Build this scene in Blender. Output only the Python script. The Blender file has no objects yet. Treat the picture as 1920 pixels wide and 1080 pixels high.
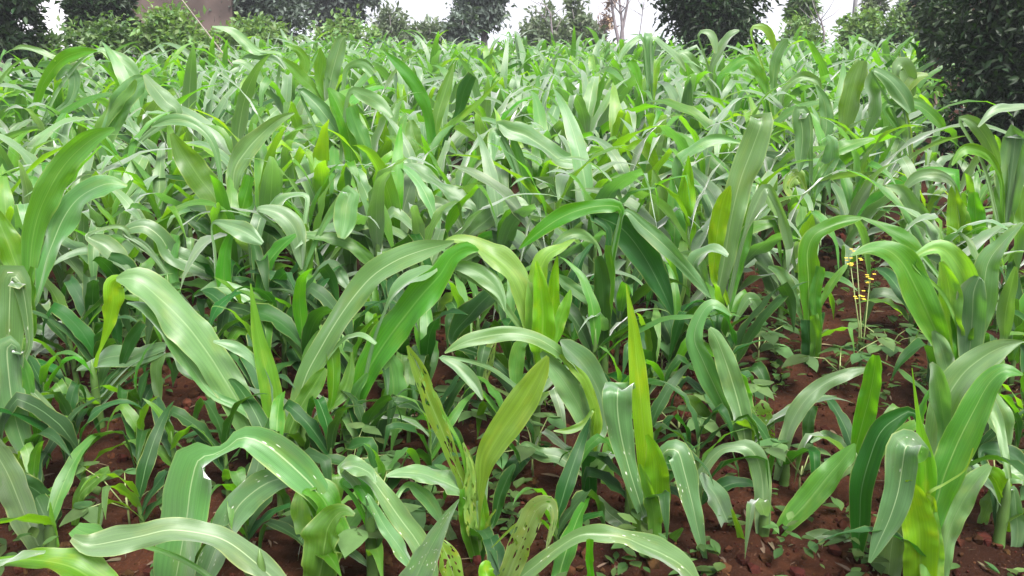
import bpy, math, random
from mathutils import Vector, Matrix, noise

R = math.radians
rnd = random.Random(7)
sc = bpy.context.scene
COL = sc.collection

# ------------------------------------------------------------------ camera
CAM = Vector((0.0, 0.0, 1.5))
F = 1663.0                                   # focal length in pixels of a 1920 wide frame
PITCH = math.atan((540 - 76) / F)
cam_d = bpy.data.cameras.new("Camera")
cam_d.sensor_width = 36.0
cam_d.lens = 36.0 * F / 1920.0
cam_d.clip_start = 0.05
cam_d.clip_end = 3000
cam = bpy.data.objects.new("Camera", cam_d)
cam.location = CAM
cam.rotation_euler = (R(90) - PITCH, 0, 0)
COL.objects.link(cam)
sc.camera = cam
FWD = Vector((0, math.cos(PITCH), -math.sin(PITCH)))
UPV = Vector((0, math.sin(PITCH), math.cos(PITCH)))

# ------------------------------------------------------------------ world, sun, exposure
SUN_EL, SUN_AZ = R(60), R(150)               # azimuth from +Y towards +X
w = bpy.data.worlds.new("World")
sc.world = w
w.use_nodes = True
nt = w.node_tree
bg = nt.nodes["Background"]
sky = nt.nodes.new("ShaderNodeTexSky")
sky.sky_type = 'NISHITA'
sky.sun_disc = False
sky.sun_elevation = SUN_EL
sky.sun_rotation = SUN_AZ
sky.air_density = 1.0
sky.dust_density = 4.0
sky.ozone_density = 1.0
hs = nt.nodes.new("ShaderNodeHueSaturation")
hs.inputs["Saturation"].default_value = 0.22
hs.inputs["Value"].default_value = 1.0
nt.links.new(sky.outputs[0], hs.inputs["Color"])
ov = nt.nodes.new("ShaderNodeMix")              # a thin even cloud layer over the clear sky
ov.data_type = 'RGBA'
ov.inputs[0].default_value = 0.5
ov.inputs[7].default_value = (5.2, 5.2, 5.7, 1)
nt.links.new(hs.outputs[0], ov.inputs[6])
nt.links.new(ov.outputs[2], bg.inputs["Color"])
bg.inputs["Strength"].default_value = 0.11
sun_d = bpy.data.lights.new("Sun", 'SUN')
sun_d.energy = 3.8
sun_d.angle = R(30)
sun_d.color = (1.0, 0.96, 0.9)
sun = bpy.data.objects.new("Sun", sun_d)
sdir = Vector((math.sin(SUN_AZ) * math.cos(SUN_EL), math.cos(SUN_AZ) * math.cos(SUN_EL), math.sin(SUN_EL)))
sun.rotation_euler = (-sdir).to_track_quat('-Z', 'Y').to_euler()
sun.location = sdir * 30
COL.objects.link(sun)
sc.view_settings.view_transform = 'Standard'
sc.view_settings.look = 'None'
sc.view_settings.gamma = 1.0
sc.view_settings.exposure = 1.62

# ------------------------------------------------------------------ helpers
def ray(px, py):
    return FWD + Vector((1, 0, 0)) * ((px - 960) / F) + UPV * ((540 - py) / F)

def at(px, py, Y):
    r = ray(px, py)
    return CAM + r * (Y / r.y)

def gz_smooth(x, y):
    if y < 2.5: b = 0.0
    elif y < 19: b = 0.031 * (y - 2.5)
    else: b = 0.031 * 16.5 - 0.022 * (y - 19)
    if y > 60: b = 0.031 * 16.5 - 0.022 * 41 - 0.006 * (y - 60)
    return b

def gz(x, y):
    z = gz_smooth(x, y)
    if y < 22:
        z += 0.045 * noise.noise(Vector((x * 1.3, y * 1.3, 0.3)))
        z += 0.028 * noise.noise(Vector((x * 4.2, y * 4.2, 4.3)))
        z += 0.020 * noise.noise(Vector((x * 10, y * 10, 9.3)))
        if y < 7: z += 0.010 * noise.noise(Vector((x * 24, y * 24, 1.3)))
    return z

class MB:
    def __init__(self):
        self.v, self.f, self.m, self.uv = [], [], [], []
    def add(self, verts, faces, uvs=None, mat=0):
        o = len(self.v)
        self.v.extend([tuple(p) for p in verts])
        self.f.extend([tuple(i + o for i in fc) for fc in faces])
        self.m.extend([mat] * len(faces))
        self.uv.extend(uvs if uvs else [(0.5, 0.5)] * len(verts))
    def mesh(self, name, mats, smooth=True):
        me = bpy.data.meshes.new(name)
        me.from_pydata(self.v, [], self.f)
        for m in (mats if isinstance(mats, (list, tuple)) else [mats]):
            me.materials.append(m)
        me.polygons.foreach_set("material_index", self.m)
        me.polygons.foreach_set("use_smooth", [smooth] * len(self.f))
        ul = me.uv_layers.new(name="UVMap")
        li = [0] * len(me.loops)
        me.loops.foreach_get("vertex_index", li)
        flat = []
        for i in li: flat.extend(self.uv[i])
        ul.data.foreach_set("uv", flat)
        me.update()
        return me
    def build(self, name, mats, parent=None, smooth=True, loc=None):
        o = bpy.data.objects.new(name, self.mesh(name, mats, smooth))
        COL.objects.link(o)
        if parent: o.parent = parent
        if loc is not None: o.location = loc
        return o

def tag(o, label=None, cat=None, group=None, kind=None):
    if label: o["label"] = label
    if cat: o["category"] = cat
    if group: o["group"] = group
    if kind: o["kind"] = kind
    return o

def empty(name, loc, rz=0.0, s=1.0):
    o = bpy.data.objects.new(name, None)
    o.empty_display_size = 0.05
    o.location = loc
    o.rotation_euler = (0, 0, rz)
    o.scale = (s, s, s)
    COL.objects.link(o)
    return o

def kids(o):
    return CHILD.get(o.name, [])
CHILD = {}
def reg(child, parent):
    CHILD.setdefault(parent.name, []).append(child)

def copy_tree(o, parent=None):
    c = o.copy()
    COL.objects.link(c)
    if parent:
        c.parent = parent
    for ch in kids(o):
        reg(copy_tree(ch, c), c)
    return c

def tube(mb, pts, radii, n=8, mat=0, cap=True):
    pts = [Vector(p) for p in pts]
    rings, uvs, faces = [], [], []
    ref = Vector((0.3, 0.9, 0.1)).normalized()
    for i, p in enumerate(pts):
        t = (pts[min(i + 1, len(pts) - 1)] - pts[max(i - 1, 0)]).normalized()
        a = t.cross(ref)
        if a.length < 1e-3: a = t.cross(Vector((1, 0, 0)))
        a.normalize()
        b = t.cross(a)
        for k in range(n):
            an = 2 * math.pi * k / n
            rings.append(p + (a * math.cos(an) + b * math.sin(an)) * radii[i])
            uvs.append((k / n, i / max(1, len(pts) - 1)))
    for i in range(len(pts) - 1):
        for k in range(n):
            k2 = (k + 1) % n
            faces.append((i * n + k, i * n + k2, (i + 1) * n + k2, (i + 1) * n + k))
    if cap:
        faces.append(tuple(range(n - 1, -1, -1)))
        faces.append(tuple((len(pts) - 1) * n + k for k in range(n)))
    mb.add(rings, faces, uvs, mat)

def box(mb, a, b, mat=0):
    x0, y0, z0 = a; x1, y1, z1 = b
    v = [(x0, y0, z0), (x1, y0, z0), (x1, y1, z0), (x0, y1, z0), (x0, y0, z1), (x1, y0, z1), (x1, y1, z1), (x0, y1, z1)]
    mb.add(v, [(0, 3, 2, 1), (4, 5, 6, 7), (0, 1, 5, 4), (1, 2, 6, 5), (2, 3, 7, 6), (3, 0, 4, 7)], None, mat)

# ------------------------------------------------------------------ materials
def newmat(name):
    m = bpy.data.materials.new(name)
    m.use_nodes = True
    t = m.node_tree
    t.nodes.clear()
    out = t.nodes.new("ShaderNodeOutputMaterial")
    return m, t, out

def N(t, kind, **kw):
    n = t.nodes.new(kind)
    for k, v in kw.items():
        if k.startswith("i_"):
            n.inputs[k[2:].replace("_", " ")].default_value = v
        else:
            setattr(n, k, v)
    return n

def math_n(t, op, a, b=None, c=None, clamp=False):
    n = t.nodes.new("ShaderNodeMath")
    n.operation = op
    n.use_clamp = clamp
    for i, x in enumerate((a, b, c)):
        if x is None: continue
        if isinstance(x, (int, float)): n.inputs[i].default_value = x
        else: t.links.new(x, n.inputs[i])
    return n.outputs[0]

def mixc(t, fac, a, b, mode='MIX'):
    n = t.nodes.new("ShaderNodeMix")
    n.data_type = 'RGBA'
    n.blend_type = mode
    for s, x in ((n.inputs[0], fac), (n.inputs[6], a), (n.inputs[7], b)):
        if isinstance(x, (int, float)): s.default_value = x
        elif isinstance(x, tuple): s.default_value = (x[0], x[1], x[2], 1)
        else: t.links.new(x, s)
    return n.outputs[2]

def ramp(t, val, lo, hi):
    n = t.nodes.new("ShaderNodeMapRange")
    n.interpolation_type = 'SMOOTHSTEP'
    n.inputs[1].default_value = lo
    n.inputs[2].default_value = hi
    t.links.new(val, n.inputs[0])
    return n.outputs[0]

def leaf_mat(name, top, trans, transl=0.38, rough=0.42, spots=0.0, holes=0.0, yellow=0.15, rib=(0.36, 0.46, 0.24), spec=0.5, sheen=0.0):
    m, t, out = newmat(name)
    L = t.links.new
    uv = N(t, "ShaderNodeUVMap", uv_map="UVMap")
    sep = N(t, "ShaderNodeSeparateXYZ"); L(uv.outputs[0], sep.inputs[0])
    u, v = sep.outputs[0], sep.outputs[1]
    oi = N(t, "ShaderNodeObjectInfo")
    rn = oi.outputs["Random"]
    du = math_n(t, 'ABSOLUTE', math_n(t, 'SUBTRACT', u, 0.5))
    ribw = math_n(t, 'MULTIPLY_ADD', v, -0.020, 0.030)
    ribm = math_n(t, 'SUBTRACT', 1.0, ramp(t, math_n(t, 'DIVIDE', du, ribw), 0.55, 1.2))
    # streaks along the blade
    cb = N(t, "ShaderNodeCombineXYZ")
    L(math_n(t, 'MULTIPLY', u, 26.0), cb.inputs[0])
    L(math_n(t, 'MULTIPLY', v, 1.6), cb.inputs[1])
    L(math_n(t, 'MULTIPLY', rn, 83.0), cb.inputs[2])
    ns = N(t, "ShaderNodeTexNoise"); ns.inputs["Scale"].default_value = 1.0; ns.inputs["Detail"].default_value = 3
    L(cb.outputs[0], ns.inputs["Vector"])
    streak = ramp(t, ns.outputs[0], 0.35, 0.7)
    # fine veins
    vein = math_n(t, 'SINE', math_n(t, 'MULTIPLY', u, 150.0))
    # blotches
    cb2 = N(t, "ShaderNodeCombineXYZ")
    L(math_n(t, 'MULTIPLY', u, 2.2), cb2.inputs[0]); L(math_n(t, 'MULTIPLY', v, 7.0), cb2.inputs[1])
    L(math_n(t, 'MULTIPLY', rn, 41.0), cb2.inputs[2])
    nb = N(t, "ShaderNodeTexNoise"); nb.inputs["Scale"].default_value = 1.0; nb.inputs["Detail"].default_value = 5
    L(cb2.outputs[0], nb.inputs["Vector"])
    dark = tuple(c * 0.84 for c in top)
    c = mixc(t, streak, dark, top)
    yl = (top[0] * 2.2 + 0.02, top[1] * 1.25, top[2] * 0.55)
    c = mixc(t, math_n(t, 'MULTIPLY', ramp(t, nb.outputs[0], 0.48, 0.75), yellow * 2.2), c, yl)
    # each leaf its own green
    hv = N(t, "ShaderNodeHueSaturation")
    L(math_n(t, 'MULTIPLY_ADD', rn, 0.030, 0.496), hv.inputs["Hue"])
    L(math_n(t, 'MULTIPLY_ADD', math_n(t, 'FRACT', math_n(t, 'MULTIPLY', rn, 7.31)), 0.5, 0.75), hv.inputs["Value"])
    L(math_n(t, 'MULTIPLY_ADD', math_n(t, 'FRACT', math_n(t, 'MULTIPLY', rn, 13.7)), 0.3, 0.8), hv.inputs["Saturation"])
    L(c, hv.inputs["Color"])
    c = hv.outputs[0]
    # browned tips and edges
    edge = math_n(t, 'MULTIPLY', ramp(t, math_n(t, 'ADD', du, math_n(t, 'MULTIPLY', nb.outputs[0], 0.12)), 0.515, 0.575), 0.5)
    c = mixc(t, edge, c, (0.30, 0.34, 0.10))
    tip = math_n(t, 'MULTIPLY', ramp(t, math_n(t, 'ADD', v, math_n(t, 'MULTIPLY', nb.outputs[0], 0.2)), 1.08, 1.18), 0.6)
    c = mixc(t, tip, c, (0.33, 0.26, 0.09))
    c = mixc(t, math_n(t, 'MULTIPLY', ribm, math_n(t, 'MULTIPLY_ADD', math_n(t, 'FRACT', math_n(t, 'MULTIPLY', rn, 23.1)), 0.5, 0.15)), c, rib)
    if spots:
        vo = N(t, "ShaderNodeTexVoronoi"); vo.inputs["Scale"].default_value = 1.0
        cb3 = N(t, "ShaderNodeCombineXYZ")
        L(math_n(t, 'MULTIPLY', u, 11.0), cb3.inputs[0]); L(math_n(t, 'MULTIPLY', v, 24.0), cb3.inputs[1])
        L(math_n(t, 'MULTIPLY', rn, 19.0), cb3.inputs[2])
        L(cb3.outputs[0], vo.inputs["Vector"])
        sp = math_n(t, 'SUBTRACT', 1.0, ramp(t, vo.outputs["Distance"], 0.12, 0.24))
        sp = math_n(t, 'MULTIPLY', sp, ramp(t, nb.outputs[0], 0.54, 0.62))
        c = mixc(t, math_n(t, 'MULTIPLY', sp, spots), c, (0.75, 0.78, 0.66))
    pr = N(t, "ShaderNodeBsdfPrincipled")
    L(c, pr.inputs["Base Color"])
    L(math_n(t, 'MULTIPLY_ADD', ns.outputs[0], 0.22, rough - 0.11), pr.inputs["Roughness"])
    pr.inputs["Specular IOR Level"].default_value = spec
    pr.inputs["Sheen Weight"].default_value = sheen
    pr.inputs["Sheen Roughness"].default_value = 0.45
    pr.inputs["Sheen Tint"].default_value = (0.97, 0.96, 1.0, 1)
    bp = N(t, "ShaderNodeBump"); bp.inputs["Strength"].default_value = 0.14; bp.inputs["Distance"].default_value = 0.002
    L(math_n(t, 'ADD', math_n(t, 'MULTIPLY', vein, 0.35), math_n(t, 'MULTIPLY', ns.outputs[0], 1.4)), bp.inputs["Height"])
    L(bp.outputs[0], pr.inputs["Normal"])
    tr = N(t, "ShaderNodeBsdfTranslucent")
    tc = mixc(t, 1.0, trans, mixc(t, 0.75, (1, 1, 1), mixc(t, streak, (0.7, 0.72, 0.6), (1, 1, 1))), 'MULTIPLY')
    hv2 = N(t, "ShaderNodeHueSaturation")
    L(math_n(t, 'MULTIPLY_ADD', rn, 0.03, 0.492), hv2.inputs["Hue"]); L(tc, hv2.inputs["Color"])
    L(mixc(t, math_n(t, 'MULTIPLY', tip, 0.8), hv2.outputs[0], (0.35, 0.25, 0.06)), tr.inputs["Color"])
    mx = N(t, "ShaderNodeMixShader"); mx.inputs[0].default_value = transl
    L(pr.outputs[0], mx.inputs[1]); L(tr.outputs[0], mx.inputs[2])
    last = mx.outputs[0]
    if holes:
        cb4 = N(t, "ShaderNodeCombineXYZ")
        L(math_n(t, 'MULTIPLY', u, 6.0), cb4.inputs[0]); L(math_n(t, 'MULTIPLY', v, 15.0), cb4.inputs[1])
        L(math_n(t, 'MULTIPLY', rn, 57.0), cb4.inputs[2])
        nh = N(t, "ShaderNodeTexNoise"); nh.inputs["Scale"].default_value = 1.0; nh.inputs["Detail"].default_value = 1
        L(cb4.outputs[0], nh.inputs["Vector"])
        hm = math_n(t, 'MULTIPLY', math_n(t, 'GREATER_THAN', nh.outputs[0], 0.75 - holes), math_n(t, 'SUBTRACT', 1.0, ribm))
        tp = N(t, "ShaderNodeBsdfTransparent")
        mh = N(t, "ShaderNodeMixShader")
        L(hm, mh.inputs[0]); L(last, mh.inputs[1]); L(tp.outputs[0], mh.inputs[2])
        last = mh.outputs[0]
    L(last, out.inputs[0])
    return m

M = {}
M['g'] = leaf_mat("maize_leaf_glaucous", (0.070, 0.152, 0.040), (0.20, 0.46, 0.016), 0.30, 0.45, spots=0.0, yellow=0.10, sheen=0.8, spec=0.62)
M['s'] = leaf_mat("maize_leaf_spotted", (0.074, 0.155, 0.043), (0.20, 0.46, 0.016), 0.30, 0.43, spots=0.9, yellow=0.12, sheen=0.8, spec=0.62)
M['v'] = leaf_mat("maize_leaf_green", (0.060, 0.168, 0.013), (0.23, 0.52, 0.010), 0.42, 0.45, yellow=0.12, rib=(0.26, 0.40, 0.12))
M['y'] = leaf_mat("maize_leaf_young", (0.112, 0.240, 0.012), (0.38, 0.66, 0.010), 0.42, 0.45, yellow=0.2, rib=(0.28, 0.42, 0.08))
M['d'] = leaf_mat("maize_leaf_damaged", (0.110, 0.205, 0.030), (0.34, 0.54, 0.02), 0.40, 0.5, spots=0.4, holes=0.12, yellow=0.22)
M['b'] = leaf_mat("maize_leaf_dark_and_shaded", (0.018, 0.062, 0.011), (0.09, 0.27, 0.010), 0.25, 0.48, spec=0.18, yellow=0.03, rib=(0.14, 0.24, 0.10))  # for dark leaves and shaded ones: shade under the canopy put into the green

def simple(name, col, rough=0.8, scale=6.0, var=0.35, transl=0.0, trans=None, bump=0.0, col2=None, spec=0.4, rand=0.0, uvs=False):
    m, t, out = newmat(name)
    L = t.links.new
    tc = N(t, "ShaderNodeTexCoord")
    n = N(t, "ShaderNodeTexNoise"); n.inputs["Scale"].default_value = scale; n.inputs["Detail"].default_value = 6
    L(tc.outputs["Object"], n.inputs["Vector"])
    lo = tuple(c * (1 - var) for c in col)
    c = mixc(t, ramp(t, n.outputs[0], 0.3, 0.7), lo, col2 or tuple(min(1, c * (1 + var)) for c in col))
    if rand:
        oi = N(t, "ShaderNodeObjectInfo")
        h = N(t, "ShaderNodeHueSaturation")
        L(math_n(t, 'MULTIPLY_ADD', oi.outputs["Random"], rand, 1 - rand / 2), h.inputs["Value"])
        L(c, h.inputs["Color"]); c = h.outputs[0]
    if uvs:   # per-leaf shade stored in the UV of each leaf
        uv = N(t, "ShaderNodeUVMap", uv_map="UVMap")
        sp = N(t, "ShaderNodeSeparateXYZ"); L(uv.outputs[0], sp.inputs[0])
        h = N(t, "ShaderNodeHueSaturation")
        L(math_n(t, 'MULTIPLY_ADD', sp.outputs[0], 0.9, 0.55), h.inputs["Value"])
        L(math_n(t, 'MULTIPLY_ADD', sp.outputs[1], 0.06, 0.47), h.inputs["Hue"])
        L(c, h.inputs["Color"]); c = h.outputs[0]
    pr = N(t, "ShaderNodeBsdfPrincipled")
    L(c, pr.inputs["Base Color"])
    pr.inputs["Roughness"].default_value = rough
    pr.inputs["Specular IOR Level"].default_value = spec
    if bump:
        b = N(t, "ShaderNodeBump"); b.inputs["Strength"].default_value = bump; b.inputs["Distance"].default_value = 0.02
        L(n.outputs[0], b.inputs["Height"]); L(b.outputs[0], pr.inputs["Normal"])
    last = pr.outputs[0]
    if transl:
        tr = N(t, "ShaderNodeBsdfTranslucent"); tr.inputs[0].default_value = (*trans, 1)
        mx = N(t, "ShaderNodeMixShader"); mx.inputs[0].default_value = transl
        L(last, mx.inputs[1]); L(tr.outputs[0], mx.inputs[2]); last = mx.outputs[0]
    L(last, out.inputs[0])
    return m

M['stalk'] = simple("maize_stalk", (0.065, 0.125, 0.03), 0.45, 9, 0.3, 0.15, (0.3, 0.5, 0.03))
M['bean'] = simple(spec=0.15, name="bean_leaf", col=(0.055, 0.105, 0.036), rough=0.5, scale=14, var=0.3, transl=0.3, trans=(0.2, 0.4, 0.03), rand=0.5, uvs=True)
M['weed'] = simple(spec=0.15, name="weed_leaf", col=(0.045, 0.088, 0.025), rough=0.55, scale=10, var=0.3, transl=0.3, trans=(0.18, 0.35, 0.03), uvs=True)
M['grey'] = simple("silvery_leaf", (0.24, 0.28, 0.22), 0.6, 30, 0.4, 0.15, (0.2, 0.3, 0.1), bump=0.5, uvs=True)
M['litter'] = simple("dry_litter", (0.085, 0.062, 0.036), 0.85, 8, 0.4, uvs=True)
M['clod'] = simple("soil_clod", (0.036, 0.0135, 0.007), 0.95, 22, 0.45, bump=0.6, uvs=True, spec=0.08)
M['yellow'] = simple("yellow_petal", (0.50, 0.38, 0.03), 0.6, 30, 0.15, 0.3, (0.8, 0.6, 0.02))
M['stem'] = simple("weed_stem", (0.16, 0.20, 0.07), 0.6, 20, 0.3)
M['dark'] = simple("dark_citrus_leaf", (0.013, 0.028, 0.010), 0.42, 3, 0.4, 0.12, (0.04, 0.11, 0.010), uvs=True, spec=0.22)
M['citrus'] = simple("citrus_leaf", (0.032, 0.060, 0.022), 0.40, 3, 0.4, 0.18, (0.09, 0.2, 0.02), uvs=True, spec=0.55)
M['mid'] = simple("shrub_leaf", (0.075, 0.125, 0.045), 0.5, 3, 0.35, 0.28, (0.16, 0.32, 0.04), uvs=True)
M['pale'] = simple("pale_shrub_leaf", (0.095, 0.165, 0.050), 0.5, 3, 0.35, 0.3, (0.22, 0.4, 0.05), uvs=True)
M['far'] = simple("far_tree_leaf_hazed", (0.068, 0.092, 0.074), 0.6, 2, 0.35, 0.2, (0.1, 0.18, 0.06), uvs=True)  # distance haze put into the leaf colour: paler and bluish
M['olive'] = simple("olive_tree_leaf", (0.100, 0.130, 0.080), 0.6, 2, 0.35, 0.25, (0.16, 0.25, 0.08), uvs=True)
M['bark'] = simple("bark", (0.12, 0.085, 0.065), 0.9, 8, 0.4, bump=0.6)
M['redbark'] = simple("reddish_bark", (0.22, 0.12, 0.085), 0.9, 8, 0.3, bump=0.5)
M['greybark'] = simple("grey_bark", (0.16, 0.14, 0.15), 0.9, 8, 0.3, bump=0.5)
M['twig'] = simple("dry_twig_leaf", (0.25, 0.17, 0.12), 0.8, 4, 0.3, uvs=True)
M['white'] = simple("white_plaster", (0.62, 0.62, 0.68), 0.85, 1.3, 0.07, bump=0.15)
M['mud'] = simple("mud_plaster", (0.082, 0.060, 0.053), 0.95, 0.9, 0.42, bump=0.4)
M['roof'] = simple("rusty_roof", (0.27, 0.13, 0.10), 0.7, 2.0, 0.3)
M['cane'] = simple("pale_cane", (0.20, 0.17, 0.15), 0.7, 7, 0.2)
M['pole'] = simple("grey_pole", (0.20, 0.20, 0.21), 0.8, 4, 0.2)
M['glass'] = simple("dark_pane", (0.03, 0.035, 0.04), 0.15, 1, 0.1)
M['wood'] = simple("old_wood", (0.14, 0.09, 0.06), 0.8, 5, 0.3)

def soil_mat():
    m, t, out = newmat("red_soil")
    L = t.links.new
    tc = N(t, "ShaderNodeTexCoord")
    def nz(scale, detail=8, rough=0.6):
        n = N(t, "ShaderNodeTexNoise"); n.inputs["Scale"].default_value = scale
        n.inputs["Detail"].default_value = detail; n.inputs["Roughness"].default_value = rough
        L(tc.outputs["Object"], n.inputs["Vector"]); return n.outputs[0]
    a, b, c3 = nz(1.6), nz(24), nz(90, 4)
    c = mixc(t, ramp(t, a, 0.4, 0.62), (0.018, 0.0066, 0.0032), (0.050, 0.0180, 0.0088))
    c = mixc(t, ramp(t, b, 0.35, 0.7), mixc(t, 0.55, c, (0.014, 0.006, 0.004)), c)
    c = mixc(t, math_n(t, 'MULTIPLY', ramp(t, c3, 0.60, 0.72), 0.5), c, (0.10, 0.055, 0.036))
    pr = N(t, "ShaderNodeBsdfPrincipled"); L(c, pr.inputs["Base Color"])
    pr.inputs["Roughness"].default_value = 0.95; pr.inputs["Specular IOR Level"].default_value = 0.08
    bp = N(t, "ShaderNodeBump"); bp.inputs["Strength"].default_value = 0.9; bp.inputs["Distance"].default_value = 0.02
    L(math_n(t, 'ADD', b, math_n(t, 'MULTIPLY', c3, 0.4)), bp.inputs["Height"])
    L(bp.outputs[0], pr.inputs["Normal"]); L(pr.outputs[0], out.inputs[0])
    return m
M['soil'] = soil_mat()

# ------------------------------------------------------------------ ground
def build_ground():
    xs = [-900, -400, -150, -60, -25, -14, -9, -6.5, -5]
    x = -4.0
    while x <= 4.0: xs.append(x); x += 0.035
    xs += [5, 6.5, 9, 14, 25, 60, 150, 400, 900]
    ys = [-60, -20, -6, -2, 0, 0.8]
    y = 1.4
    while y < 6.5: ys.append(y); y += 0.035
    while y < 22: ys.append(y); y += 0.4
    ys += [24, 28, 34, 42, 60, 90, 140, 250, 500, 1200]
    mb = MB()
    vs = [(a, b, gz(a, b)) for b in ys for a in xs]
    nx = len(xs)
    fs = [(j * nx + i, j * nx + i + 1, (j + 1) * nx + i + 1, (j + 1) * nx + i) for j in range(len(ys) - 1) for i in range(nx - 1)]
    mb.add(vs, fs)
    g = mb.build("ground", M['soil'])
    tag(g, "reddish brown cloddy soil of the maize field", "ground", kind="structure")
build_ground()

# ------------------------------------------------------------------ maize leaves
def cr(pts, n):
    """Catmull-Rom through rows of floats, resampled to n rows."""
    m = len(pts)
    seg = [0.0]
    for i in range(1, m):
        seg.append(seg[-1] + max(1e-6, math.dist(pts[i][:3], pts[i - 1][:3])))
    out = []
    for k in range(n):
        s = seg[-1] * k / (n - 1)
        i = 0
        while i < m - 2 and s > seg[i + 1]: i += 1
        u = (s - seg[i]) / (seg[i + 1] - seg[i])
        p0, p1, p2, p3 = pts[max(i - 1, 0)], pts[i], pts[i + 1], pts[min(i + 2, m - 1)]
        out.append([0.5 * (2 * b + (c - a) * u + (2 * a - 5 * b + 4 * c - d) * u * u + (3 * b - a - 3 * c + d) * u ** 3)
                    for a, b, c, d in zip(p0, p1, p2, p3)])
    return out

def ribbon(mb, P, NRM, Wd, rg, across=6, fold=0.16, wave=0.07, freq=4.0, curl=0.0, mat=0, crumple=0.17):
    n = len(P)
    ph1, ph2 = rg.uniform(0, 6.28), rg.uniform(0, 6.28)
    fr1, fr2 = freq * rg.uniform(0.8, 1.2), freq * rg.uniform(0.8, 1.2)
    vs, uvs, fs = [], [], []
    for i in range(n):
        T = (P[min(i + 1, n - 1)] - P[max(i - 1, 0)])
        if T.length < 1e-9: T = Vector((0, 0, 1))
        T.normalize()
        nn = NRM[i] - T * NRM[i].dot(T)
        if nn.length < 1e-5: nn = T.orthogonal()
        nn.normalize()
        W = nn.cross(T).normalized()
        v = i / (n - 1)
        wv = min(1.0, v * 3.0) * wave
        for k in range(across + 1):
            s = k / across * 2 - 1
            a = abs(s)
            ph, fr = (ph1, fr1) if s < 0 else (ph2, fr2)
            off = fold * (0.65 + 0.6 * math.sin(5.1 * v + ph1)) * a ** 1.2 + wv * a * a * math.sin(6.283 * fr * v + ph) - curl * a * a
            ww = Wd[i] * 0.5
            off += 0.075 * a * noise.noise(Vector((s * 2.2 + ph1 * 3, v * 19, ph2 * 9)))
            jit = 1 + 0.10 * noise.noise(Vector((ph1 * 9 + s * 0.6, v * 9, ph2 * 7)))
            off += crumple * (0.3 + a) * noise.noise(Vector((s * 1.4 + ph2 * 5, v * 7.5, ph1 * 11)))
            vs.append(P[i] + W * (s * ww * jit) + nn * (off * Wd[i]))
            uvs.append((k / across, v))
    m = across + 1
    for i in range(n - 1):
        for k in range(across):
            fs.append((i * m + k, i * m + k + 1, (i + 1) * m + k + 1, (i + 1) * m + k))
    mb.add(vs, fs, uvs, mat)

def traced_leaf(mb, stalk, spec, Y, rg, base_w=0.03, lead=True):
    """spec: rows (px, py, apparent width px [, depth offset]); given depth, real size, a stalk to grow from."""
    t_up = spec.get('t', 0.32)
    rows = spec['p']
    slope = spec.get('d', rg.uniform(-0.10, 0.06))
    m = len(rows)
    pts = []
    for i, r in enumerate(rows):
        dep = Y + (r[3] if len(r) > 3 else 0) + slope * i / (m - 1) + spec.get('o', 0)
        p = at(r[0], r[1], dep)
        zc = (p - CAM).dot(FWD)
        pts.append([p.x, p.y, p.z, r[2] * zc / F])
    if lead:
        p0, p1 = Vector(pts[0][:3]), Vector(pts[1][:3])
        sx, sy, sz0, sz1 = stalk
        if p0.z > sz0 + 0.06:
            zz = min(sz1, max(sz0 + 0.03, p0.z - 0.10 - 0.4 * math.hypot(p0.x - sx, p0.y - sy)))
            S = Vector((sx, sy, zz))
            if (S - p0).length > 0.05:
                D = (p1 - p0).normalized()
                mid = S.lerp(p0, 0.5) + Vector((0, 0, 0.12 * (p0 - S).length))
                lw = min(max(pts[0][3], 0.016), 0.035)
                pts = [[*S, 0.020], [*mid, lw]] + pts
    n = max(44, spec.get('n', 44))
    sm = cr(pts, n)
    P = [Vector(r[:3]) for r in sm]
    Wp = [max(0.0012, r[3]) for r in sm]
    NR, Wr = [], []
    tw0, tw1 = spec.get('tw', (rg.uniform(-0.25, 0.25), rg.uniform(-0.45, 0.45)))
    twp = rg.uniform(0, 6.28)
    for i in range(n):
        T = (P[min(i + 1, n - 1)] - P[max(i - 1, 0)]).normalized()
        view = (CAM - P[i]).normalized()
        n0 = view - T * view.dot(T)
        if n0.length < 0.05: n0 = T.orthogonal()
        n0.normalize()
        up = Vector((0, 0, 1)); up = up - T * up.dot(T)
        nn = (n0 * (1 - t_up) + up * t_up).normalized()
        tw = tw0 + (tw1 - tw0) * i / (n - 1) + 0.22 * math.sin(7.5 * i / (n - 1) + twp)
        nn = Matrix.Rotation(tw, 3, T) @ nn
        NR.append(nn)
        Wr.append(min(0.84 * Wp[i] / max(0.78, abs(nn.dot(n0))), 0.14))
    ribbon(mb, P, NR, Wr, rg, across=8, fold=spec.get('f', 0.17), wave=spec.get('w', 0.12), freq=spec.get('q', 3.5), curl=spec.get('c', 0.0))

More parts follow.
